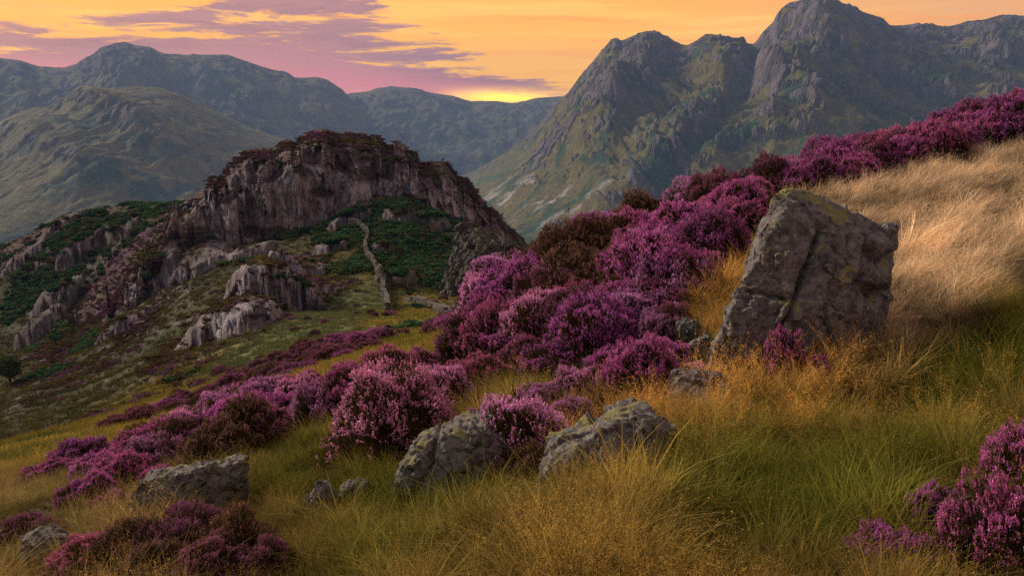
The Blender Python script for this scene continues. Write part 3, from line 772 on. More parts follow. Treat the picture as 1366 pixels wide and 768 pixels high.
def build_rocks():
    p = hit(1080, 492)
    pts = [(-.76, .02, -.25), (.15, -.05, -.25), (.45, .1, -.25), (.62, .35, -.25), (-.72, .0, .12), (-.56, .04, .48), (-.2, -.10, .42), (.25, -.05, .45), (.52, .15, .5), (-.37, .10, .84), (-.21, .14, 1.10),
           (.1, .1, .99), (.38, .10, .92), (.62, .2, .88), (-.23, .3, 1.22), (-.08, .4, 1.27), (.15, .45, 1.20), (.42, .5, 1.08), (.72, .45, .98), (-.5, .8, -.1), (-.15, .8, .8), (.1, .9, 1.05),
           (.5, .85, .9), (.6, .9, -.1), (.72, .4, .66), (.68, .35, .3)]
    k = p[1] / 6.0
    pts = [tuple(np.array(q) * k) for q in pts]
    gr = [([(.06, 1.02), (-.08, .72), (-.16, .52), (-.30, .22), (-.36, -.05)], .016, .075), ([(-.56, .64), (-.40, .55), (-.22, .52)], .012, .05),
          ([(.40, .95), (.34, .70), (.36, .52)], .02, .06), ([(.34, .62), (.46, .52), (.60, .50)], .05, .09), ([(.42, .80), (.52, .74), (.62, .78)], .05, .06), ([(.05, .45), (.12, .25), (.10, .05)], .014, .04)]
    gr = [([(a * k, b * k) for a, b in g], w, d) for g, w, d in gr]
    o = rock('tall_boulder', pts, p, M_ROCK, .0125, .034, .34, 3, 0, gr, strat=(.55, 0, .83))
    tag(o, 'tall dark boulder with yellow lichen on its sloping top', 'boulder')
    p = hit(590, 668)
    pts = np.array([(-.3, 0, -.02), (-.28, -.02, .07), (-.20, -.03, .22), (-.09, 0, .34), (.05, .08, .40), (.25, .1, .42), (.38, .1, .30), (.33, -.1, -.15), (0, -.15, -.15), (-.15, .4, .3), (.3, .45, .4), (-.2, .4, -.2), (.38, .5, -.2), (.1, -.1, .25)]) * p[1] / 4.55
    o = rock('boulder', pts, p, M_ROCK2, .011, .030, .22, 14, 0, [([(-.02, .42), (-.05, .25), (-.12, .12), (-.2, .0)], .012, .04)], strat=(.8, .0, .6))
    tag(o, 'grey boulder streaked with olive lichen beside the large lilac heather', 'boulder')
    p = hit(790, 662)
    pts = np.array([(-.34, 0, -.03), (-.30, -.02, .12), (-.2, 0, .22), (-.05, .03, .31), (.12, .1, .37), (.36, .16, .41), (.46, .2, .34), (.35, -.08, -.2), (0, -.14, -.2), (-.2, .4, .22), (.3, .6, .4), (-.25, .4, -.2), (.4, .6, -.2), (.1, -.06, .22)]) * p[1] / 4.5
    o = rock('boulder', pts, p, M_ROCK, .011, .03, .2, 23, 0, strat=(.7, 0, -.7))
    tag(o, 'sloping pale boulder half buried in orange seed grass', 'boulder')
    def simple(px, py, w, h, seed, label, mat=M_ROCK, d=None, voxel=None, name='boulder', rz=0., lean=0, cat='boulder', amp=.10, group=None):
        p = hit(px, py); k = p[1] / F
        ww = w * k; hh = h * k; dd = (d or w * .8) * k
        o = rock(name, lump(ww, dd, hh, seed, lean=lean), p + np.array((0, dd * .3, 0)), mat, voxel or max(ww, hh) / 48, min(ww, hh) * amp, ww * .45, seed, rz)
        tag(o, label, cat, group); return o
    simple(935, 556, 105, 60, 31, 'low rounded rock overhung by feathery grass below the tall boulder', M_ROCK, name='rock', cat='rock')
    simple(918, 470, 36, 46, 33, 'small upright rock leaning against the foot of the tall boulder', M_ROCK2, name='rock', cat='rock')
    simple(942, 486, 46, 40, 34, 'small grey rock wedged between the tall boulder and the heather', M_ROCK2, name='rock', cat='rock')
    # the long flat boulder on the left
    p = hit(240, 702); k = p[1] / F
    pts = np.array([(-75, 0, -25), (-78, 5, 30), (-62, 8, 66), (-20, 6, 66), (20, 10, 76), (60, 20, 86), (88, 30, 90), (80, 20, 60), (45, 0, 30), (20, -12, 0), (-30, -14, -20), (-60, 70, 55), (20, 80, 70), (85, 70, 85), (80, 60, -20), (-60, 70, -25), (60, 0, -25), (-40, -8, 40), (10, -6, 45)]) * k
    o = rock('boulder', pts, p, M_ROCK2, .011, .030, .2, 47, 0, strat=(.2, 0, 1.0))
    tag(o, 'long flat-topped grey boulder under dark heather on the grass slope', 'boulder')
    simple(427, 694, 52, 52, 52, 'small blocky rock in the grass next to a rounder stone', M_ROCK, name='rock', cat='rock')
    simple(470, 684, 52, 44, 53, 'small round stone in the grass next to a blocky rock', M_ROCK, name='rock', cat='rock')
    simple(52, 754, 80, 48, 54, 'grey rock under a dark heather cushion', M_ROCK2, name='rock', cat='rock')
    # outcrops on the hill
    def outc(px, py, w, h, seed, label, d=None, rz=0., lean=0, pw=2.6, Y=None, amp=.26, strat=(.5, .1, .8), sink=.9, mat=None):
        p = hit(px, py, 12); k = p[1] / F
        ww = w * k; hh = h * k; dd = (d or w * .7) * k
        o = rock('rock_outcrop', lump(ww, dd, hh, seed, 30, pw, lean, sink), p + np.array((0, dd * .35, 0)), mat or M_OUT, max(ww, hh, dd) / 110, min(ww, hh) * amp, max(ww, hh) * .3, seed, rz, strat=strat, vert=.5, fine=.12)
        tag(o, label, 'outcrop', 'rock outcrops on the crag hill'); return o
    outc(640, 392, 132, 80, 66, 'broad fractured outcrop with a grassy crown right of the stone wall', d=140, pw=3.2, amp=.13, strat=None, sink=.8, mat=M_OUTG)

# ------------------------------------------------------------------ dry stone walls
def box_stones(C, S, rot, seed):
    """many jittered blocks: centres C, half sizes S, yaw rot"""
    r = np.random.default_rng(seed); n = len(C)
    base = np.array([(-1, -1, -1), (1, -1, -1), (1, 1, -1), (-1, 1, -1), (-1, -1, 1), (1, -1, 1), (1, 1, 1), (-1, 1, 1)], float)
    b = base[None] * S[:, None] * r.uniform(.78, 1.08, (n, 8, 3))
    c, s = np.cos(rot)[:, None], np.sin(rot)[:, None]
    v = np.stack([b[..., 0] * c - b[..., 1] * s, b[..., 0] * s + b[..., 1] * c, b[..., 2]], -1) + C[:, None]
    f = np.array([(0, 3, 2, 1), (4, 5, 6, 7), (0, 1, 5, 4), (1, 2, 6, 5), (2, 3, 7, 6), (3, 0, 4, 7)])
    F_ = (np.arange(n)[:, None, None] * 8 + f[None]).reshape(-1, 4)
    return v.reshape(-1, 3), F_
def stone_wall(label, path, hgt, thick, seed, tumble=0.):
    P = np.array([hit(px, py, 20)[:2] for px, py in path])
    seg = np.linalg.norm(np.diff(P, axis=0), axis=1); cum = np.concatenate([[0], np.cumsum(seg)])
    r = np.random.default_rng(seed); L = cum[-1]
    e = empty('dry_stone_wall', (P[0][0], P[0][1], float(surf(P[:1, 0], P[:1, 1])[0])))
    tag(e, label, 'stone wall')
    C, S, RR = [], [], []
    nc = max(3, int(hgt / .26))
    for row in range(nc + 1):
        for side in (-1, 1):
            s = r.uniform(0, .3)
            while s < L:
                w = r.uniform(.28, .75)
                hh = hgt * (1 - tumble * (.5 + .5 * math.sin(s * .9 + 2 * math.sin(s * .37))))
                if (row + .5) / nc * hgt <= hh + .15:
                    x = np.interp(s, cum, P[:, 0]); y = np.interp(s, cum, P[:, 1])
                    x2 = np.interp(s + .5, cum, P[:, 0]); y2 = np.interp(s + .5, cum, P[:, 1])
                    a = math.atan2(y2 - y, x2 - x)
                    tk = thick * (1 - .35 * row / nc)
                    off = side * tk * .28
                    x += -math.sin(a) * off + r.normal() * .03; y += math.cos(a) * off + r.normal() * .03
                    C.append((x, y, (row + .5) / nc * hgt)); S.append((w / 2, tk * .30, hgt / nc * r.uniform(.42, .62))); RR.append(a + r.normal() * .12)
                s += w * .92
    C = np.array(C); S = np.array(S); RR = np.array(RR)
    C[:, 2] += surf(C[:, 0], C[:, 1]) - .12
    V, Fc = box_stones(C, S, RR, seed)
    o = mesh_obj('stones', V - np.array(e.location)[None], Fc, M_STONE, e, smooth=False)
    o['kind'] = 'stuff'
    return e

# ------------------------------------------------------------------ heather
def quads(c, a, b, w0=1.0):
    n = len(c)
    v = np.stack([c - a * w0 - b, c + a * w0 - b, c + a + b, c - a + b], 1).reshape(-1, 3)
    return v, np.arange(n * 4).reshape(n, 4)
def unit(v): return v / (np.linalg.norm(v, axis=-1, keepdims=True) + 1e-9)
PAL = {
 'lilac':   ((.54, .24, .48), (.42, .155, .37), (.66, .38, .58)),
 'magenta': ((.46, .125, .40), (.34, .075, .28), (.60, .23, .52)),
 'rose':    ((.45, .13, .30), (.34, .09, .21), (.56, .24, .38)),
 'dusk':    ((.22, .075, .16), (.15, .055, .10), (.30, .12, .21)),
 'brown':   ((.15, .085, .055), (.11, .075, .04), (.22, .11, .11)),
}
def heather_proto(seed, pal, bloom=.85, W=.9, H=.5, nsp=6400, K=7, fol=2800):
    r = np.random.default_rng(seed)
    def shell(n, zmin=-.05):
        d = unit(r.normal(size=(n * 3, 3))); d = d[d[:, 2] > zmin][:n]
        return d
    def radius(d): return 1 + .24 * pn(d * 1.5, seed) + .15 * pn(d * 3.6, seed + 3) + .07 * pn(d * 9, seed + 4)
    E = np.array((W / 2, W / 2, H))
    d = shell(nsp); rad = radius(d)
    hill = pn(d * 3.6, seed + 3) + .5 * pn(d * 8, seed + 4)
    lowcut = ss(d[:, 2] + .30 * hill, .22, .66)
    keep = r.random(len(d)) < bloom * (.18 + .82 * ss(hill, -.42, .12)) * (.10 + .90 * lowcut)
    keep &= r.random(len(d)) < .30 + .70 * ss(pn(d * 2.1, seed + 7), -.25, .10)
    d, rad, hill = d[keep], rad[keep], hill[keep]
    p = d * E * rad[:, None]
    nrm = unit(d / E)
    L = r.uniform(.028, .062, len(d)) * (.85 + .4 * ss(hill, -.1, .5))
    sd_ = unit(nrm * .9 + np.array((0, 0, .55)) + r.normal(size=d.shape) * .38)
    p0 = p - sd_ * (L * .55)[:, None]
    n = len(d)
    t = np.linspace(.30, 1.0, K)[None, :] + r.uniform(-.03, .03, (n, K))
    rr = .0085 * (1.15 - t) ** .6 * r.uniform(.6, 1.3, (n, K))
    ang = r.uniform(0, 2 * math.pi, (n, K))
    u = unit(np.cross(sd_, np.array((.3, .5, .8)))); w = np.cross(sd_, u)
    c = p0[:, None] + sd_[:, None] * (t * L[:, None])[..., None] + (u[:, None] * np.cos(ang)[..., None] + w[:, None] * np.sin(ang)[..., None]) * rr[..., None]
    c = c.reshape(-1, 3); m = len(c)
    a = unit(r.normal(size=(m, 3))); b = unit(np.cross(a, r.normal(size=(m, 3))))
    sz = r.uniform(.0023, .0046, (m, 1))
    V, Fc = quads(c, a * sz, b * sz * 1.25, .55)
    base = np.array(PAL[pal])
    base = base * 1.12 + .01
    mixr = r.random((n, 1)); cs = np.where(mixr < .55, base[0], np.where(mixr < .85, base[1], base[2])) * r.uniform(.75, 1.2, (n, 1))
    fade = (r.random((n, 1)) < .10); cs = np.where(fade, np.array((.22, .12, .09)), cs)
    cc = np.repeat(cs, K, 0) * r.uniform(.72, 1.25, (m, 1))
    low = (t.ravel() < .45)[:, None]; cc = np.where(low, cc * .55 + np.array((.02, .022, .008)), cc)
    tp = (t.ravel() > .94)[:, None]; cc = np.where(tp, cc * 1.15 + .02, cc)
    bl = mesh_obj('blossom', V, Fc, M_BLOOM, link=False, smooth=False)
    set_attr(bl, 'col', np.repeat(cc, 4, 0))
    # foliage: dark woody core plus a shell of fine leafy twigs
    d = shell(fol, -.12); rad = radius(d) * r.uniform(.74, 1.0, len(d))
    p = d * E * rad[:, None]; p[:, 2] = np.maximum(p[:, 2], .0)
    td = unit(unit(d / E) * .7 + np.array((0, 0, .6)) + r.normal(size=d.shape) * .45)
    a = unit(np.cross(td, r.normal(size=d.shape)))
    ln = r.uniform(.018, .050, (len(d), 1))
    V1, F1 = quads(p, a * .0034, td * ln, 1.0)
    # leaflets on twigs
    p2 = np.repeat(p, 2, 0) + r.normal(size=(len(p) * 2, 3)) * .012
    a2 = unit(r.normal(size=p2.shape)); b2 = unit(np.cross(a2, r.normal(size=p2.shape)))
    V2, F2 = quads(p2, a2 * .006, b2 * .009, .5)
    # core
    bm = bmesh.new(); bmesh.ops.create_icosphere(bm, subdivisions=3, radius=1.0)
    cv = np.array([v.co[:] for v in bm.verts]); cf = np.array([[v.index for v in f.verts] for f in bm.faces]); bm.free()
    cd = unit(cv); cv = cd * E * (radius(cd) * .80 + .05 * pn(cd * 14, seed + 9))[:, None]; cv[:, 2] = np.maximum(cv[:, 2], -.08)
    nb1, nb2 = len(V1), len(V1) + len(V2)
    cfq = np.concatenate([cf, cf[:, 2:3]], 1)
    g = r.random((len(p), 1))
    c1 = np.where(g < .5, np.array((.045, .040, .016)), np.where(g < .8, np.array((.062, .035, .022)), np.array((.085, .060, .030)))) * r.uniform(.7, 1.3, (len(p), 1))
    c2 = np.repeat(c1, 2, 0) * r.uniform(.8, 1.3, (len(p) * 2, 1))
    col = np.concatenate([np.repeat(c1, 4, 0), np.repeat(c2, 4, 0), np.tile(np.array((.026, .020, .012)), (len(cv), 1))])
    me = bpy.data.meshes.new('foliage')
    VV = np.concatenate([V1, V2, cv]); 
    faces = [tuple(f) for f in np.concatenate([F1, F2 + nb1])] + [tuple(f + nb2) for f in cf]
    me.from_pydata(VV.tolist(), [], faces); me.update(); me.materials.append(M_HFOL)
    fo = bpy.data.objects.new('foliage', me); set_attr(fo, 'col', col)
    return bl, fo

HP = {}
def heather_protos():
    for k, (seed, pal, bloom, H) in {'lilac0': (1, 'lilac', .95, .50), 'lilac1': (2, 'lilac', .8, .42), 'mag0': (3, 'magenta', .95, .48), 'mag1': (4, 'magenta', .8, .55),
                                     'rose0': (5, 'rose', .9, .45), 'brown0': (6, 'brown', .85, .45), 'dusk0': (7, 'dusk', .8, .42)}.items():
        HP[k] = heather_proto(seed, pal, bloom, .9, H)
HUE = {'lilac0': 'pale lilac', 'lilac1': 'soft lilac pink', 'mag0': 'bright magenta', 'mag1': 'deep magenta', 'rose0': 'rose red', 'brown0': 'brown faded', 'dusk0': 'dusky purple'}
NB = [0]
OCC = []
def heather(px, py, w, kind, label, group, h=None, pos=None, dy=0.3, tiltn=.35, far=20):
    """one heather bush with its base at a spot on the slope; w, h in pixels of the photograph at that distance"""
    p = hit(px, py, 2.0, far) if pos is None else np.array(pos, float)
    k = p[1] / F
    W = w * k; bl, fo = HP[kind]
    e = empty('heather_bush', p); NB[0] += 1
    H0_ = {'lilac0': .5, 'lilac1': .42, 'mag0': .48, 'mag1': .55, 'rose0': .45, 'brown0': .45, 'dusk0': .42}[kind]
    sx = W / .9; sz = (h * k / H0_) if h else sx
    rz = random.uniform(0, 6.28)
    if pos is None: e.location = (p[0], p[1] + W * dy, float(surf(np.array([p[0]]), np.array([p[1] + W * dy]))[0]) - .03)
    x, y = e.location.x, e.location.y
    zz = surf(np.array([x + .15, x - .15, x, x]), np.array([y, y, y + .15, y - .15]))
    nrm = Vector((-(zz[0] - zz[1]) / .3 * tiltn, -(zz[2] - zz[3]) / .3 * tiltn, 1)).normalized()
    q = nrm.to_track_quat('Z', 'Y')
    e.rotation_mode = 'QUATERNION'; e.rotation_quaternion = q @ Matrix.Rotation(rz, 3, 'Z').to_quaternion()
    e.scale = (sx * random.uniform(.93, 1.08), sx * random.uniform(.93, 1.08), sz)
    tag(e, label, 'heather', group)
    for src, nm in ((fo, 'foliage'), (bl, 'blossom')):
        c = src.copy(); c.name = nm; COL.objects.link(c); c.parent = e
    OCC.append((e.location.x, e.location.y, W * (.56 if py > 715 else .44)))
    return e
def build_heather():
    heather_protos()
    G = 'heather on the near slope'
    # individually recognisable bushes
    heather(525, 618, 205, 'lilac0', 'large domed lilac heather bush between grass tussock and grey boulder', G, 128)
    heather(590, 560, 110, 'lilac1', 'lilac heather shoulder merging behind the large domed bush', G, 75)
    heather(455, 560, 135, 'rose0', 'rose pink heather bush behind the large domed lilac one', G, 70)
    heather(520, 520, 110, 'rose0', 'rose red heather bush highest behind the domed lilac one', G, 55)
    heather(700, 640, 165, 'lilac0', 'lilac heather bush growing over the streaked grey boulder', G, 112, dy=.3)
    heather(700, 662, 110, 'brown0', 'brown heather twigs at the foot of the bush over the streaked boulder', G, 70, dy=.2)
    heather(645, 605, 80, 'lilac1', 'small lilac heather tuft on the edge of the streaked grey boulder', G, 60, dy=.5)
    heather(768, 588, 85, 'lilac1', 'pale lilac heather bush above the half buried boulder', G, 62)
    heather(795, 492, 150, 'mag0', 'bright magenta heather dome below the brown heather', G, 92)
    heather(862, 545, 120, 'mag0', 'crimson magenta heather bush over a low rounded rock', G, 90)
    heather(885, 478, 75, 'lilac1', 'pale pink heather spray above the crimson bush', G, 60)
    heather(928, 522, 62, 'lilac1', 'small lilac heather sprig by the low rounded rock', G, 40)
    heather(1045, 512, 62, 'mag1', 'small magenta heather sprig at the foot of the tall boulder', G, 88, dy=-.1)
    heather(1092, 515, 40, 'mag0', 'tiny magenta heather sprig beside the boulder in straw grass', G, 50, dy=-.1)
    heather(660, 482, 100, 'rose0', 'reddish heather bush at the lower edge of the heather bank', G, 75)
    heather(1203, 792, 135, 'mag0', 'low magenta heather cushion in the dark grass', G, 95)
    heather(1264, 748, 105, 'mag1', 'small leaning magenta heather bush in the dark grass', G, 115)
    heather(1352, 800, 165, 'mag1', 'tall magenta heather bush in the dark grass', G, 185)
    heather(1380, 690, 130, 'mag0', 'magenta heather bush above the tall one in dark grass', G, 120)
    heather(1310, 790, 80, 'mag1', 'dark magenta heather bush tucked under the tall one', G, 60)
    for px, py, w, h in ((105, 778, 130, 62), (165, 775, 140, 84), (235, 772, 160, 100), (300, 772, 145, 94), (350, 778, 90, 62), (200, 800, 140, 80), (280, 800, 140, 80)):
        k = random.choice(['dusk0', 'dusk0', 'rose0', 'brown0']); heather(px, py, w, k, '%s heather bush in the low mat below the long flat boulder' % HUE[k], 'dusky heather mat', h)
    heather(24, 742, 110, 'dusk0', 'dark heather cushion on the small grey rock', G, 56)
    for px, py, w, h, k in ((60, 645, 70, 34, 'mag1'), (100, 625, 76, 40, 'mag0'), (92, 680, 50, 40, 'mag1'), (120, 668, 55, 44, 'mag1'), (150, 690, 48, 40, 'rose0'), (150, 650, 80, 50, 'mag0'), (195, 632, 80, 55, 'lilac0'),
                            (235, 615, 80, 58, 'brown0'), (285, 622, 90, 66, 'brown0'), (330, 600, 90, 72, 'brown0'), (250, 592, 80, 50, 'lilac0'), (300, 575, 90, 55, 'lilac0'), (350, 560, 95, 55, 'lilac1'), (380, 572, 60, 52, 'mag0'),
                            (395, 550, 80, 50, 'lilac1'), (120, 645, 70, 40, 'mag0'), (170, 620, 75, 45, 'mag1'), (215, 608, 80, 50, 'mag0'), (275, 600, 80, 55, 'mag1'), (320, 585, 90, 58, 'mag0'), (365, 590, 80, 50, 'rose0'), (410, 540, 80, 48, 'rose0'), (340, 545, 80, 40, 'rose0'), (425, 575, 80, 60, 'lilac0'), (205, 655, 50, 36, 'mag0'), (180, 600, 60, 34, 'brown0'), (130, 690, 36, 30, 'rose0')):
        heather(px, py, w * 1.2, k, '%s heather bush in the band %s' % (HUE[k], 'above the long flat boulder' if px > 160 else 'trailing into the grass beyond the long flat boulder'), 'heather band over the flat boulder', h)
    for px, py, w, h, k in ((740, 512, 100, 60, 'mag1'), (828, 525, 105, 66, 'mag1'), (782, 548, 90, 58, 'lilac1'), (898, 505, 80, 55, 'mag0'), (842, 485, 95, 62, 'rose0'), (872, 515, 95, 66, 'mag1'), (722, 562, 90, 52, 'lilac1'),
                            (645, 525, 90, 55, 'rose0'), (702, 500, 85, 52, 'rose0'), (612, 528, 85, 50, 'rose0'), (815, 565, 80, 46, 'brown0'), (745, 590, 75, 50, 'lilac0'), (905, 455, 70, 50, 'dusk0'), (560, 505, 80, 44, 'rose0')):
        heather(px, py, w, k, '%s heather bush between the heather bank and the low boulders' % HUE[k], 'heather above the low boulders', h)
    # the bank between the tall boulder and the skyline
    bank = BANK
    pts = []
    rr = random.Random(5)
    for _ in range(6000):
        px, py = rr.uniform(620, 1030), rr.uniform(255, 490)
        if not inside(px, py, bank): continue
        sp = 20 + 14 * (py - 270) / 220
        if all((px - a) ** 2 + ((py - b) * 1.5) ** 2 > sp * sp for a, b in pts): pts.append((px, py))
    for px, py in pts:
        brown = (ell(np.array([px]), np.array([py]), 800, 385, 60, 40)[0] > .4) or rr.random() < .12
        k = 'brown0' if brown else rr.choice(['mag0', 'mag0', 'mag1', 'lilac0', 'rose0', 'dusk0', 'lilac1'])
        w = (80 + 56 * (py - 270) / 220) * rr.uniform(.85, 1.25)
        where = 'close beside the tall boulder' if px > 905 else ('on the crest of the heather bank' if py < np.interp(px, [640, 700, 850, 930], [440, 395, 335, 300]) else ('low on the heather bank' if py > 430 else 'in the middle of the heather bank'))
        heather(px, py, w, k, '%s heather bush %s' % (HUE[k], where), 'heather on the bank', w * rr.uniform(.34, .66))
    # skyline ridge running up to the right
    for s in np.linspace(0, 1, 36):
        px = 985 + s * 420
        for row in range(2):
            py = np.interp(px, [985, 1050, 1100, 1200, 1300, 1410], [285, 268, 252, 232, 198, 170]) - row * 14 + rr.uniform(-5, 5)
            w = rr.uniform(52, 84)
            k = rr.choice(['mag0', 'mag1', 'mag0', 'rose0', 'lilac1', 'dusk0'])
            where = 'on the skyline behind the tall boulder' if px < 1130 else ('at the top edge of the straw grass' if row == 0 else 'on the skyline above the straw grass')
            heather(px + rr.uniform(-8, 8), py, w, k, '%s heather bush %s' % (HUE[k], where), 'heather along the skyline', w * rr.uniform(.42, .8), dy=.1)
    # scattered low bushes over the yellow saddle
    rr = random.Random(11); cnt = 0; tries = 0
    zones = [(480, 462, 150, 12, -16, 1.0), (590, 440, 22, 8, 0, 1.0), (380, 490, 90, 14, -18, .8), (270, 530, 120, 22, -25, 1.0), (200, 565, 110, 16, -20, .8), (430, 470, 200, 40, -20, .25), (340, 510, 120, 30, -20, .6), (480, 420, 120, 10, -10, .5)]
    while cnt < 130 and tries < 9000:
        tries += 1
        z = rr.choice(zones)
        if rr.random() > z[5]: continue
        rt = math.sqrt(rr.random()); an = rr.uniform(0, 6.28); u, v = rt * math.cos(an) * z[2], rt * math.sin(an) * z[3]
        c, s = math.cos(R(z[4])), math.sin(R(z[4]))
        px, py = z[0] + u * c - v * s, z[1] + u * s + v * c
        if px < 90 or px > 640: continue
        p = hit(px, py)
        if p[1] < 15 or p[1] > 125: continue
        wpx = rr.uniform(.7, 1.3) * F / p[1]
        wpx = min(max(wpx, 14), 60)
        k = rr.choice(['dusk0', 'dusk0', 'brown0', 'mag1', 'dusk0'])
        where = 'near the stone walls' if p[1] > 60 else ('scattered over the yellow grass saddle' if p[1] > 25 else 'on the slope just beyond the heather band')
        heather(px, py, wpx, far=150, kind=k, label='small %s heather clump %s' % (HUE[k], where), group='heather clumps on the saddle', h=wpx * rr.uniform(.35, .5))
        cnt += 1

# ------------------------------------------------------------------ scatter by geometry nodes (uncountable ground cover only)
def scatter(name, protos, pos, rot, scl, idx, tint, tbase, label, cat):
    col = bpy.data.collections.new(name + '_source')
    for k, o in enumerate(protos):
        o.name = '%s_piece_%02d' % (name, k); col.objects.link(o)
    me = bpy.data.meshes.new(name); me.vertices.add(len(pos)); me.vertices.foreach_set('co', np.asarray(pos, np.float32).ravel()); me.update()
    o = bpy.data.objects.new(name, me); COL.objects.link(o)
    set_attr(o, 'rot', rot, 'FLOAT_VECTOR'); set_attr(o, 'scl', scl, 'FLOAT_VECTOR'); set_attr(o, 'idx', idx, 'INT')
    set_attr(o, 'tint', tint); set_attr(o, 'tbase', tbase)
    ng = bpy.data.node_groups.new(name, 'GeometryNodeTree')
    ng.interface.new_socket('Geometry', in_out='INPUT', socket_type='NodeSocketGeometry')
    ng.interface.new_socket('Geometry', in_out='OUTPUT', socket_type='NodeSocketGeometry')
    N = ng.nodes; l = ng.links
    gi = N.new('NodeGroupInput'); go = N.new('NodeGroupOutput')
    ci = N.new('GeometryNodeCollectionInfo'); ci.inputs['Collection'].default_value = col
    ci.inputs['Separate Children'].default_value = True; ci.inputs['Reset Children'].default_value = True
    ip = N.new('GeometryNodeInstanceOnPoints'); ip.inputs['Pick Instance'].default_value = True
    def na(nm, ty):
        n = N.new('GeometryNodeInputNamedAttribute'); n.data_type = ty; n.inputs['Name'].default_value = nm
        return n.outputs['Attribute']
    l.new(gi.outputs[0], ip.inputs['Points']); l.new(ci.outputs[0], ip.inputs['Instance'])
    l.new(na('idx', 'INT'), ip.inputs['Instance Index']); l.new(na('rot', 'FLOAT_VECTOR'), ip.inputs['Rotation']); l.new(na('scl', 'FLOAT_VECTOR'), ip.inputs['Scale'])
    l.new(ip.outputs[0], go.inputs[0])
    md = o.modifiers.new('scatter', 'NODES'); md.node_group = ng
    tag(o, label, cat, kind='stuff')
    return o

def grass_proto(seed, n, hgt, spread, width, curl, heads=0, lean=0.):
    """a tuft: n curved tapering blades; heads adds airy seed panicles"""
    r = np.random.default_rng(seed)
    segs = 4
    a0 = r.uniform(0, 6.283, n); rad = spread * np.sqrt(r.random(n))
    base = np.stack([np.cos(a0) * rad, np.sin(a0) * rad, np.full(n, -.02)], 1)
    a1 = a0 + r.normal(size=n) * .8
    out = np.stack([np.cos(a1), np.sin(a1), np.zeros(n)], 1)
    H = hgt * r.uniform(.55, 1.15, n); cu = curl * r.uniform(.2, 1.3, n)
    t = np.linspace(0, 1, segs + 1)
    ctr = base[:, None] + np.stack([out[:, 0:1] * (cu * H)[:, None] * t ** 2 + lean * H[:, None] * t ** 1.8, out[:, 1:2] * (cu * H)[:, None] * t ** 2, H[:, None] * (t - .30 * cu[:, None] * t ** 2.5)], -1)
    side = np.stack([-np.sin(a1 + r.normal(size=n) * .9), np.cos(a1), np.zeros(n)], 1); side = unit(side)
    wv = width * r.uniform(.7, 1.3, n)[:, None] * np.array([1, .95, .8, .5, .08])[None]
    Lv = ctr - side[:, None] * wv[..., None]; Rv = ctr + side[:, None] * wv[..., None]
    V = np.stack([Lv, Rv], 2).reshape(-1, 3)
    idx = (np.arange(n)[:, None] * (segs + 1) + np.arange(segs)[None]).ravel() * 2
    Fc = np.stack([idx, idx + 1, idx + 3, idx + 2], 1)
    hh = np.repeat(np.tile(t, n), 2)
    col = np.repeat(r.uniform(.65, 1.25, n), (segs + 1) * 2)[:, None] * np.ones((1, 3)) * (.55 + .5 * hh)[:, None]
    if heads:
        K = heads
        m = n
        tt = r.uniform(.55, 1.04, (m, K))
        # point on each curve
        def cur(t_): return base[:, None] + np.stack([out[:, 0:1] * (cu * H)[:, None] * t_ ** 2 + lean * H[:, None] * t_ ** 1.8, out[:, 1:2] * (cu * H)[:, None] * t_ ** 2, H[:, None] * (t_ - .30 * cu[:, None] * t_ ** 2.5)], -1)
        c = cur(tt) + r.normal(size=(m, K, 3)) * (.018 * (1.15 - tt))[..., None] * 1.6
        c = c.reshape(-1, 3); a = unit(r.normal(size=c.shape)); b = unit(np.cross(a, r.normal(size=c.shape)))
        V2, F2 = quads(c, a * .0010, b * r.uniform(.002, .005, (len(c), 1)), 1.0)
        Fc = np.concatenate([Fc, F2 + len(V)]); V = np.concatenate([V, V2])
        col = np.concatenate([col, np.repeat(r.uniform(.8, 1.5, (len(c), 1)), 4, 0) * np.array((1.1, .95, .85))]); hh = np.concatenate([hh, np.ones(len(V2))])
    o = mesh_obj('tuft', V, Fc, M_GRASS, link=False, smooth=True)
    set_attr(o, 'col', col); set_attr(o, 'hh', hh, 'FLOAT')
    return o

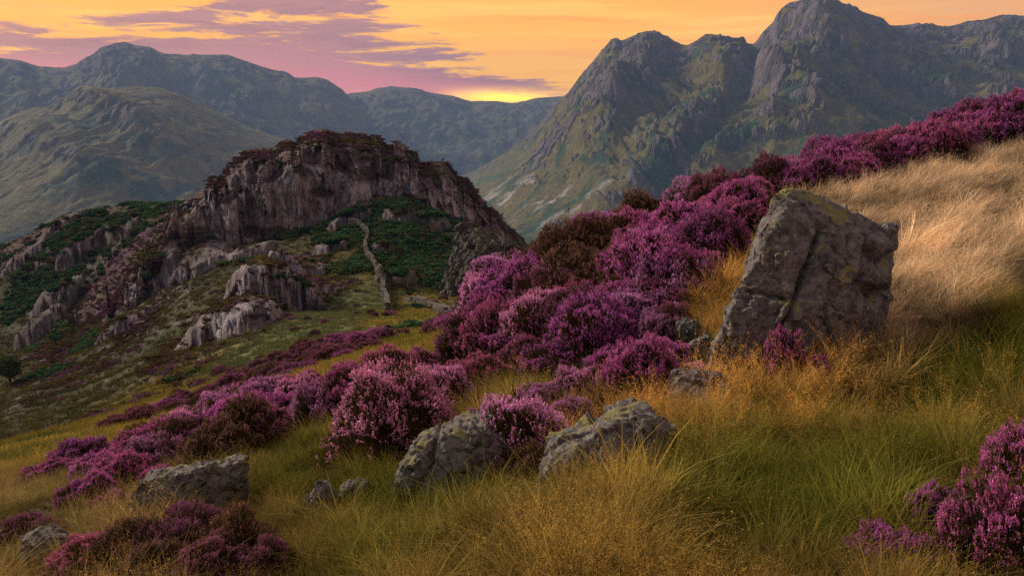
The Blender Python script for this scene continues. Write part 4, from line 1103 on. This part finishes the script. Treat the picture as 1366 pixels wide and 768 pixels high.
def build_grass():
    r = np.random.default_rng(77)
    protos = [grass_proto(1, 46, .22, .06, .0022, .8), grass_proto(2, 46, .30, .06, .0021, .55), grass_proto(3, 40, .36, .07, .0020, .9, lean=.25),   # 0-2 leafy tufts
              grass_proto(4, 16, .42, .05, .0009, .35, 26), grass_proto(5, 14, .48, .06, .0009, .45, 30, .15), grass_proto(6, 18, .36, .06, .0010, .6, 26, .3),  # 3-5 flowering stems
              grass_proto(7, 26, .44, .06, .0025, .7, 0, .45), grass_proto(8, 7, .55, .10, .0016, 1.5, 0, .1)]  # straw blades, long stray stems
    # candidate positions: even in log-distance
    n = 62000
    y = (r.random(n) * (17 ** .7 - 1.3 ** .7) + 1.3 ** .7) ** (1 / .7)
    a = r.uniform(-1.08, 1.12, n); x = a * y
    # thin out by area so density falls with distance
    keep = np.ones(n, bool)
    z = surf(x, y)
    straw, gold, green, nn, nb, px, py = zone_near(x, y, z)
    occ = np.zeros(n, bool)
    for (ox, oy, orad) in OCC: occ |= (x - ox) ** 2 + (y - oy) ** 2 < (orad * .82) ** 2
    for o in COL.objects:
        if o.name.startswith(('tall_boulder', 'boulder')) or o.name == 'rock' or o.name.startswith('rock.'):
            bb = np.array([o.matrix_basis @ Vector(c) for c in o.bound_box])
            cx, cy_ = (bb[:, 0].min() + bb[:, 0].max()) / 2, (bb[:, 1].min() + bb[:, 1].max()) / 2
            rx, ry = (bb[:, 0].max() - bb[:, 0].min()) * .40, (bb[:, 1].max() - bb[:, 1].min()) * .38
            occ |= ((x - cx) / rx) ** 2 + ((y - cy_) / ry) ** 2 < 1
    bank = ss(fbm(P3(x, y) / .8, 3, 5), -.1, .2) < r.random(n)
    inb = inside(px, py, BANK)
    behind = (y > np.interp(px, [0, 140, 300, 400, 560, 640, 700], [13, 12, 9.5, 9.0, 9.0, 9.5, 11])) & (px < 690)
    vis = keep & ~occ & ~(inb & (r.random(n) < .80)) & ~(behind & (r.random(n) < .6))
    x, y, z, straw, gold, green, nn, nb, px, py = [q[vis] for q in (x, y, z, straw, gold, green, nn, nb, px, py)]
    n = len(x)
    # kind of tuft
    u = r.random(n)
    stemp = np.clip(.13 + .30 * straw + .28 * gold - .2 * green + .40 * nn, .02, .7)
    idx = np.where(u < stemp, r.integers(3, 6, n), np.where(u < stemp + (1 - stemp) * straw * .75, 6, r.integers(0, 3, n)))
    idx = np.where(r.random(n) < .03, 7, idx)
    idx = np.where(inside(px, py, BANK), r.integers(3, 6, n), idx)
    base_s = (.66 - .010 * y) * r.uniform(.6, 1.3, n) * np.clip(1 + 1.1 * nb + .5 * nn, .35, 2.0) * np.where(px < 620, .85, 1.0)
    base_s = base_s * np.where(ell(px, py, 120, 660, 200, 40, -15) > .4, .7, 1.0)
    base_s = np.where((idx > 2) & (idx < 6), base_s * .85, base_s)
    S = np.stack([base_s, base_s, base_s * r.uniform(.85, 1.2, n)], 1)
    zz = surf(x + .1, y); zy = surf(x, y + .1)
    tx = (zy - z) / .1 * .35; ty = -(zz - z) / .1 * .35
    lean = .12 + .35 * straw * (px > 1080) + .25 * nn
    rot = np.stack([tx + r.normal(size=n) * .13 * 0 + 0, ty + lean + r.normal(size=n) * .10, r.normal(size=n) * (.5 + 2.0 * (1 - straw))], 1)
    # Euler XYZ turns about z last, so yaw variety is limited where wind has combed the straw
    tint = np.tile(np.array((.29, .22, .060)), (n, 1)); tb = np.tile(np.array((.080, .092, .017)), (n, 1))
    tint = lerp(tint, np.array((.70, .57, .37)), straw); tb = lerp(tb, np.array((.38, .28, .15)), straw)
    tint = lerp(tint, np.array((.60, .385, .115)), np.clip(gold * (1 - straw), 0, 1)); tb = lerp(tb, np.array((.20, .145, .025)), np.clip(gold * (1 - straw) * .7, 0, 1))
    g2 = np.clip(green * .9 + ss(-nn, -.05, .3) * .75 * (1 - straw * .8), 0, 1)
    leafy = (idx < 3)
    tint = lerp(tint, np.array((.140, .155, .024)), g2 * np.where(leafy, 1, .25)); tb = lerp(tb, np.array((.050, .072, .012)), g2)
    far = ss(y, 9, 14) * (px < 700)
    tint = lerp(tint, np.array((.38, .29, .07)), far * .8)
    lf = ss(-px, -420, -150) * (y < 9)
    tint = lerp(tint, np.array((.33, .24, .10)), lf * .6)
    v = r.uniform(.55, 1.4, (n, 1)); tint = tint * v * np.clip(1 + 1.3 * nb[:, None], .35, 2.0); tb = tb * v * np.clip(.75 + 1.0 * nb[:, None], .25, 1.4)  # lit tussock tops and shaded gaps put into the tint, following tuft height
    pos = np.stack([x, y, z], 1)
    sel = straw > .45
    order = [protos[:8]]
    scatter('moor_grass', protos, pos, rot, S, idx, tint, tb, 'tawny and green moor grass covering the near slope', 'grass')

def clump_proto(seed, n, w, h, leaf, flat=.4):
    r = np.random.default_rng(seed)
    d = unit(r.normal(size=(n, 3))); d[:, 2] = np.abs(d[:, 2])
    p = d * np.array((w / 2, w / 2, h)) * (r.random((n, 1)) ** .4) * (1 + .3 * pn(d * 2, seed))[:, None]
    a = unit(r.normal(size=(n, 3)) * np.array((1, 1, flat))); b = unit(np.cross(a, d + r.normal(size=(n, 3)) * .6))
    V, Fc = quads(p, a * leaf, b * leaf * .7, .5)
    o = mesh_obj('clump', V, Fc, M_LEAF, link=False, smooth=False)
    set_attr(o, 'col', np.repeat(r.uniform(.6, 1.4, (n, 1)), 4, 0) * np.ones((1, 3))); set_attr(o, 'hh', np.repeat(np.clip(p[:, 2] / h, 0, 1), 4), 'FLOAT')
    return o

def build_cover():
    """bracken and heather cover over the hill, and the far saddle's grass"""
    r = np.random.default_rng(99)
    m = MID
    vis = (m['y'] > 45) & (m['y'] < 262) & (m['px'] > -480) & (m['px'] < 730)
    A = m['y'] ** 1.0
    def pick(w, n):
        w = np.where(vis, w, 0) ; w = w / w.sum()
        return r.choice(len(w), n, p=w)
    dens = np.ones(len(m['y']))
    # bracken
    protos = [clump_proto(k, 60, 1.1, .55, .16, .25) for k in (1, 2, 3)]
    i = pick(m['bm'] * (1 - m['rock']) * (1 - m['top']), 13500); n = len(i)
    pos = np.stack([m['x'][i] + r.normal(size=n) * .4, m['y'][i] + r.normal(size=n) * .4, m['z'][i] - .1], 1)
    s = r.uniform(.7, 1.5, n) * (.7 + m['y'][i] / 300)
    tint = np.tile(np.array((.034, .085, .036)), (n, 1)) * r.uniform(.6, 1.35, (n, 1)); olive = r.random(n) < .22
    tint[olive] = np.array((.085, .085, .028))
    scatter('bracken', protos, pos, np.stack([r.normal(size=n) * .1, r.normal(size=n) * .1, r.uniform(0, 6.28, n)], 1), np.stack([s, s, s * .8], 1), r.integers(0, 3, n), tint, tint * .5,
            'green bracken covering the hill around the wall and shoulder', 'bracken')
    # heather cover on the crag top, ledges and hillside
    protos = [clump_proto(k, 70, 1.0, .45, .09, .8) for k in (11, 12, 13)]
    hn = fbm(np.stack([m['x'], m['y'], m['z']], 1) / 8, 4, 3)
    w = np.clip(m['top'] * ss(hn, -.12, .16) + m['hp'] * .9, 0, 1) * (1 - .8 * m['rock'] * (1 - m['top']))
    i = pick(w * (1 - .5 * m['fgm']), 18000); n = len(i)
    pos = np.stack([m['x'][i] + r.normal(size=n) * .4, m['y'][i] + r.normal(size=n) * .4, m['z'][i] - .08], 1)
    s = r.uniform(.5, 1.2, n)
    nb = fbm(pos / 6, 3, 7)
    tint = lerp(np.tile(np.array((.080, .048, .032)), (n, 1)), np.array((.15, .060, .115)), ss(nb + r.normal(size=n) * .12, -.08, .2)) * r.uniform(.6, 1.4, (n, 1))
    tint = lerp(tint, np.array((.115, .105, .030)), ss(fbm(pos / 9, 3, 17), -.02, .18) * .9)
    scatter('heather_cover', protos, pos, np.stack([r.normal(size=n) * .1, r.normal(size=n) * .1, r.uniform(0, 6.28, n)], 1), np.stack([s, s, s * .8], 1), r.integers(0, 3, n), tint, np.tile(np.array((.03, .024, .014)), (n, 1)),
            'dark purple heather cover on the top and flanks of the crag', 'heather')
    # grass of the saddle
    gp = [grass_proto(31, 40, .35, .22, .012, .7), grass_proto(32, 40, .30, .25, .012, .9)]
    n = 38000
    y = np.exp(r.uniform(math.log(13), math.log(225), n)); a = r.uniform(-1.0, .04, n); x = a * y
    z = surf(x, y); px, py = to_px(x, y, z)
    nn = fbm(P3(x, y) / 6, 3, 71)
    s = (.45 + .012 * y) * r.uniform(.7, 1.3, n)
    tint = lerp(np.tile(np.array((.40, .31, .060)), (n, 1)), np.array((.17, .185, .042)), ss(nn, -.10, .25)) * r.uniform(.75, 1.25, (n, 1))
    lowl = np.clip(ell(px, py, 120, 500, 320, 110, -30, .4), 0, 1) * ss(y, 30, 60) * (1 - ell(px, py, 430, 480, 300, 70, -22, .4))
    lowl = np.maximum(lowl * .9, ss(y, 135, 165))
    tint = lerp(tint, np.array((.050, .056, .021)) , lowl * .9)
    zz_, cl_, top_, _a, _b = surf(x, y, full=True); kp = (cl_ < .1) & (top_ < .5); x, y, z, px, py, nn, s, tint = [q_[kp] for q_ in (x, y, z, px, py, nn, s, tint)]; n = len(x)
    gm = ell(px, py, 400, 440, 140, 34, -24, .4); tint = lerp(tint, np.array((.115, .160, .068)), gm * .85)
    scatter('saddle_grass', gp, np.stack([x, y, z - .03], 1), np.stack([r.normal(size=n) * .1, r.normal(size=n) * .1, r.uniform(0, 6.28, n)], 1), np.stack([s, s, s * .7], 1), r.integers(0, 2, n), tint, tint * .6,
            'yellow-green rough grass over the saddle below the crag', 'grass')

# ------------------------------------------------------------------ small trees
def tree(px, py, hpx, label, seed, Y=None, z=None):
    r = np.random.default_rng(seed)
    if Y is None: p = hit(px, py, 30); k = p[1] / F
    else:
        a, s = at_slopes(px, py); p = np.array((a * Y, Y, s * Y)); k = Y / F
    h = hpx * k
    e = empty('round_tree', p); tag(e, label, 'tree')
    # trunk with limbs
    V, Fc = [], []
    def limb(a, b, r0, r1):
        a, b = np.array(a), np.array(b); d = unit(b - a); u = unit(np.cross(d, (.3, .8, .1))); w = np.cross(d, u); n0 = len(V)
        for q, rad in ((a, r0), (b, r1)):
            for j in range(6): V.append(q + (u * math.cos(j * 1.047) + w * math.sin(j * 1.047)) * rad)
        for j in range(6): Fc.append((n0 + j, n0 + (j + 1) % 6, n0 + 6 + (j + 1) % 6, n0 + 6 + j))
    limb((0, 0, -.1 * h), (0, 0, .45 * h), .05 * h, .03 * h)
    for j in range(6):
        an = j * 1.05 + r.uniform(-.3, .3); limb((0, 0, (.22 + .04 * j) * h), (math.cos(an) * .28 * h, math.sin(an) * .28 * h, (.5 + .06 * j) * h), .02 * h, .008 * h)
    o = mesh_obj('trunk', np.array(V), np.array(Fc), M_TREE, e); set_attr(o, 'col', np.tile(np.array((.06, .045, .03)), (len(V), 1)))
    n = 1400
    d = unit(r.normal(size=(n, 3))); rad = (r.random((n, 1)) ** .35) * (1 + .35 * pn(d * 2.2, seed))[:, None]
    p = d * np.array((.42, .42, .38)) * h * rad + np.array((0, 0, .60 * h))
    a = unit(r.normal(size=(n, 3))); b = unit(np.cross(a, r.normal(size=(n, 3)))); lf = .030 * h
    V2, F2 = quads(p, a * lf, b * lf * .8, .5)
    o = mesh_obj('crown', V2, F2, M_TREE, e, smooth=False); set_attr(o, 'col', np.repeat(np.array((.035, .06, .022)) * r.uniform(.6, 1.5, (n, 1)), 4, 0))
    return e

# ------------------------------------------------------------------ haze
def build_haze():
    bm = bmesh.new(); bmesh.ops.create_cube(bm, size=1.0)
    me = bpy.data.meshes.new('haze'); bm.to_mesh(me); bm.free()
    o = bpy.data.objects.new('haze', me); COL.objects.link(o)
    top, bot = 540.0, -420.0
    o.scale = (19000, 12600, top - bot); o.location = (0, 1200, (top + bot) / 2)
    m = bpy.data.materials.new('haze_air'); m.use_nodes = True; m.node_tree.nodes.clear(); t = NT(m.node_tree)
    v = t.new('ShaderNodeVolumePrincipled'); v.inputs['Color'].default_value = (.30, .54, 1.0, 1); v.inputs['Density'].default_value = 8.5e-5
    v.inputs['Anisotropy'].default_value = .0
    oo = t.new('ShaderNodeOutputMaterial'); t.l.new(v.outputs[0], oo.inputs['Volume'])
    me.materials.append(m)
    tag(o, 'thin blue evening haze filling the valley', 'haze', kind='stuff')

build_rocks()
stone_wall('winding dry stone wall climbing the bracken slope to the cliff', [(518, 418), (516, 404), (511, 395), (512, 380), (507, 366), (498, 352), (489, 342), (487, 330), (491, 318), (488, 310), (478, 302), (466, 296)], 1.1, .7, 3)
stone_wall('broken dry stone wall across the grassy saddle', [(548, 404), (566, 406), (580, 411), (590, 420), (612, 420), (634, 412), (655, 405)], 1.0, .8, 4, .35)
build_heather()
build_grass()
build_cover()
tree(14, 512, 40, 'dark round tree low on the bracken slope', 5)
build_haze()
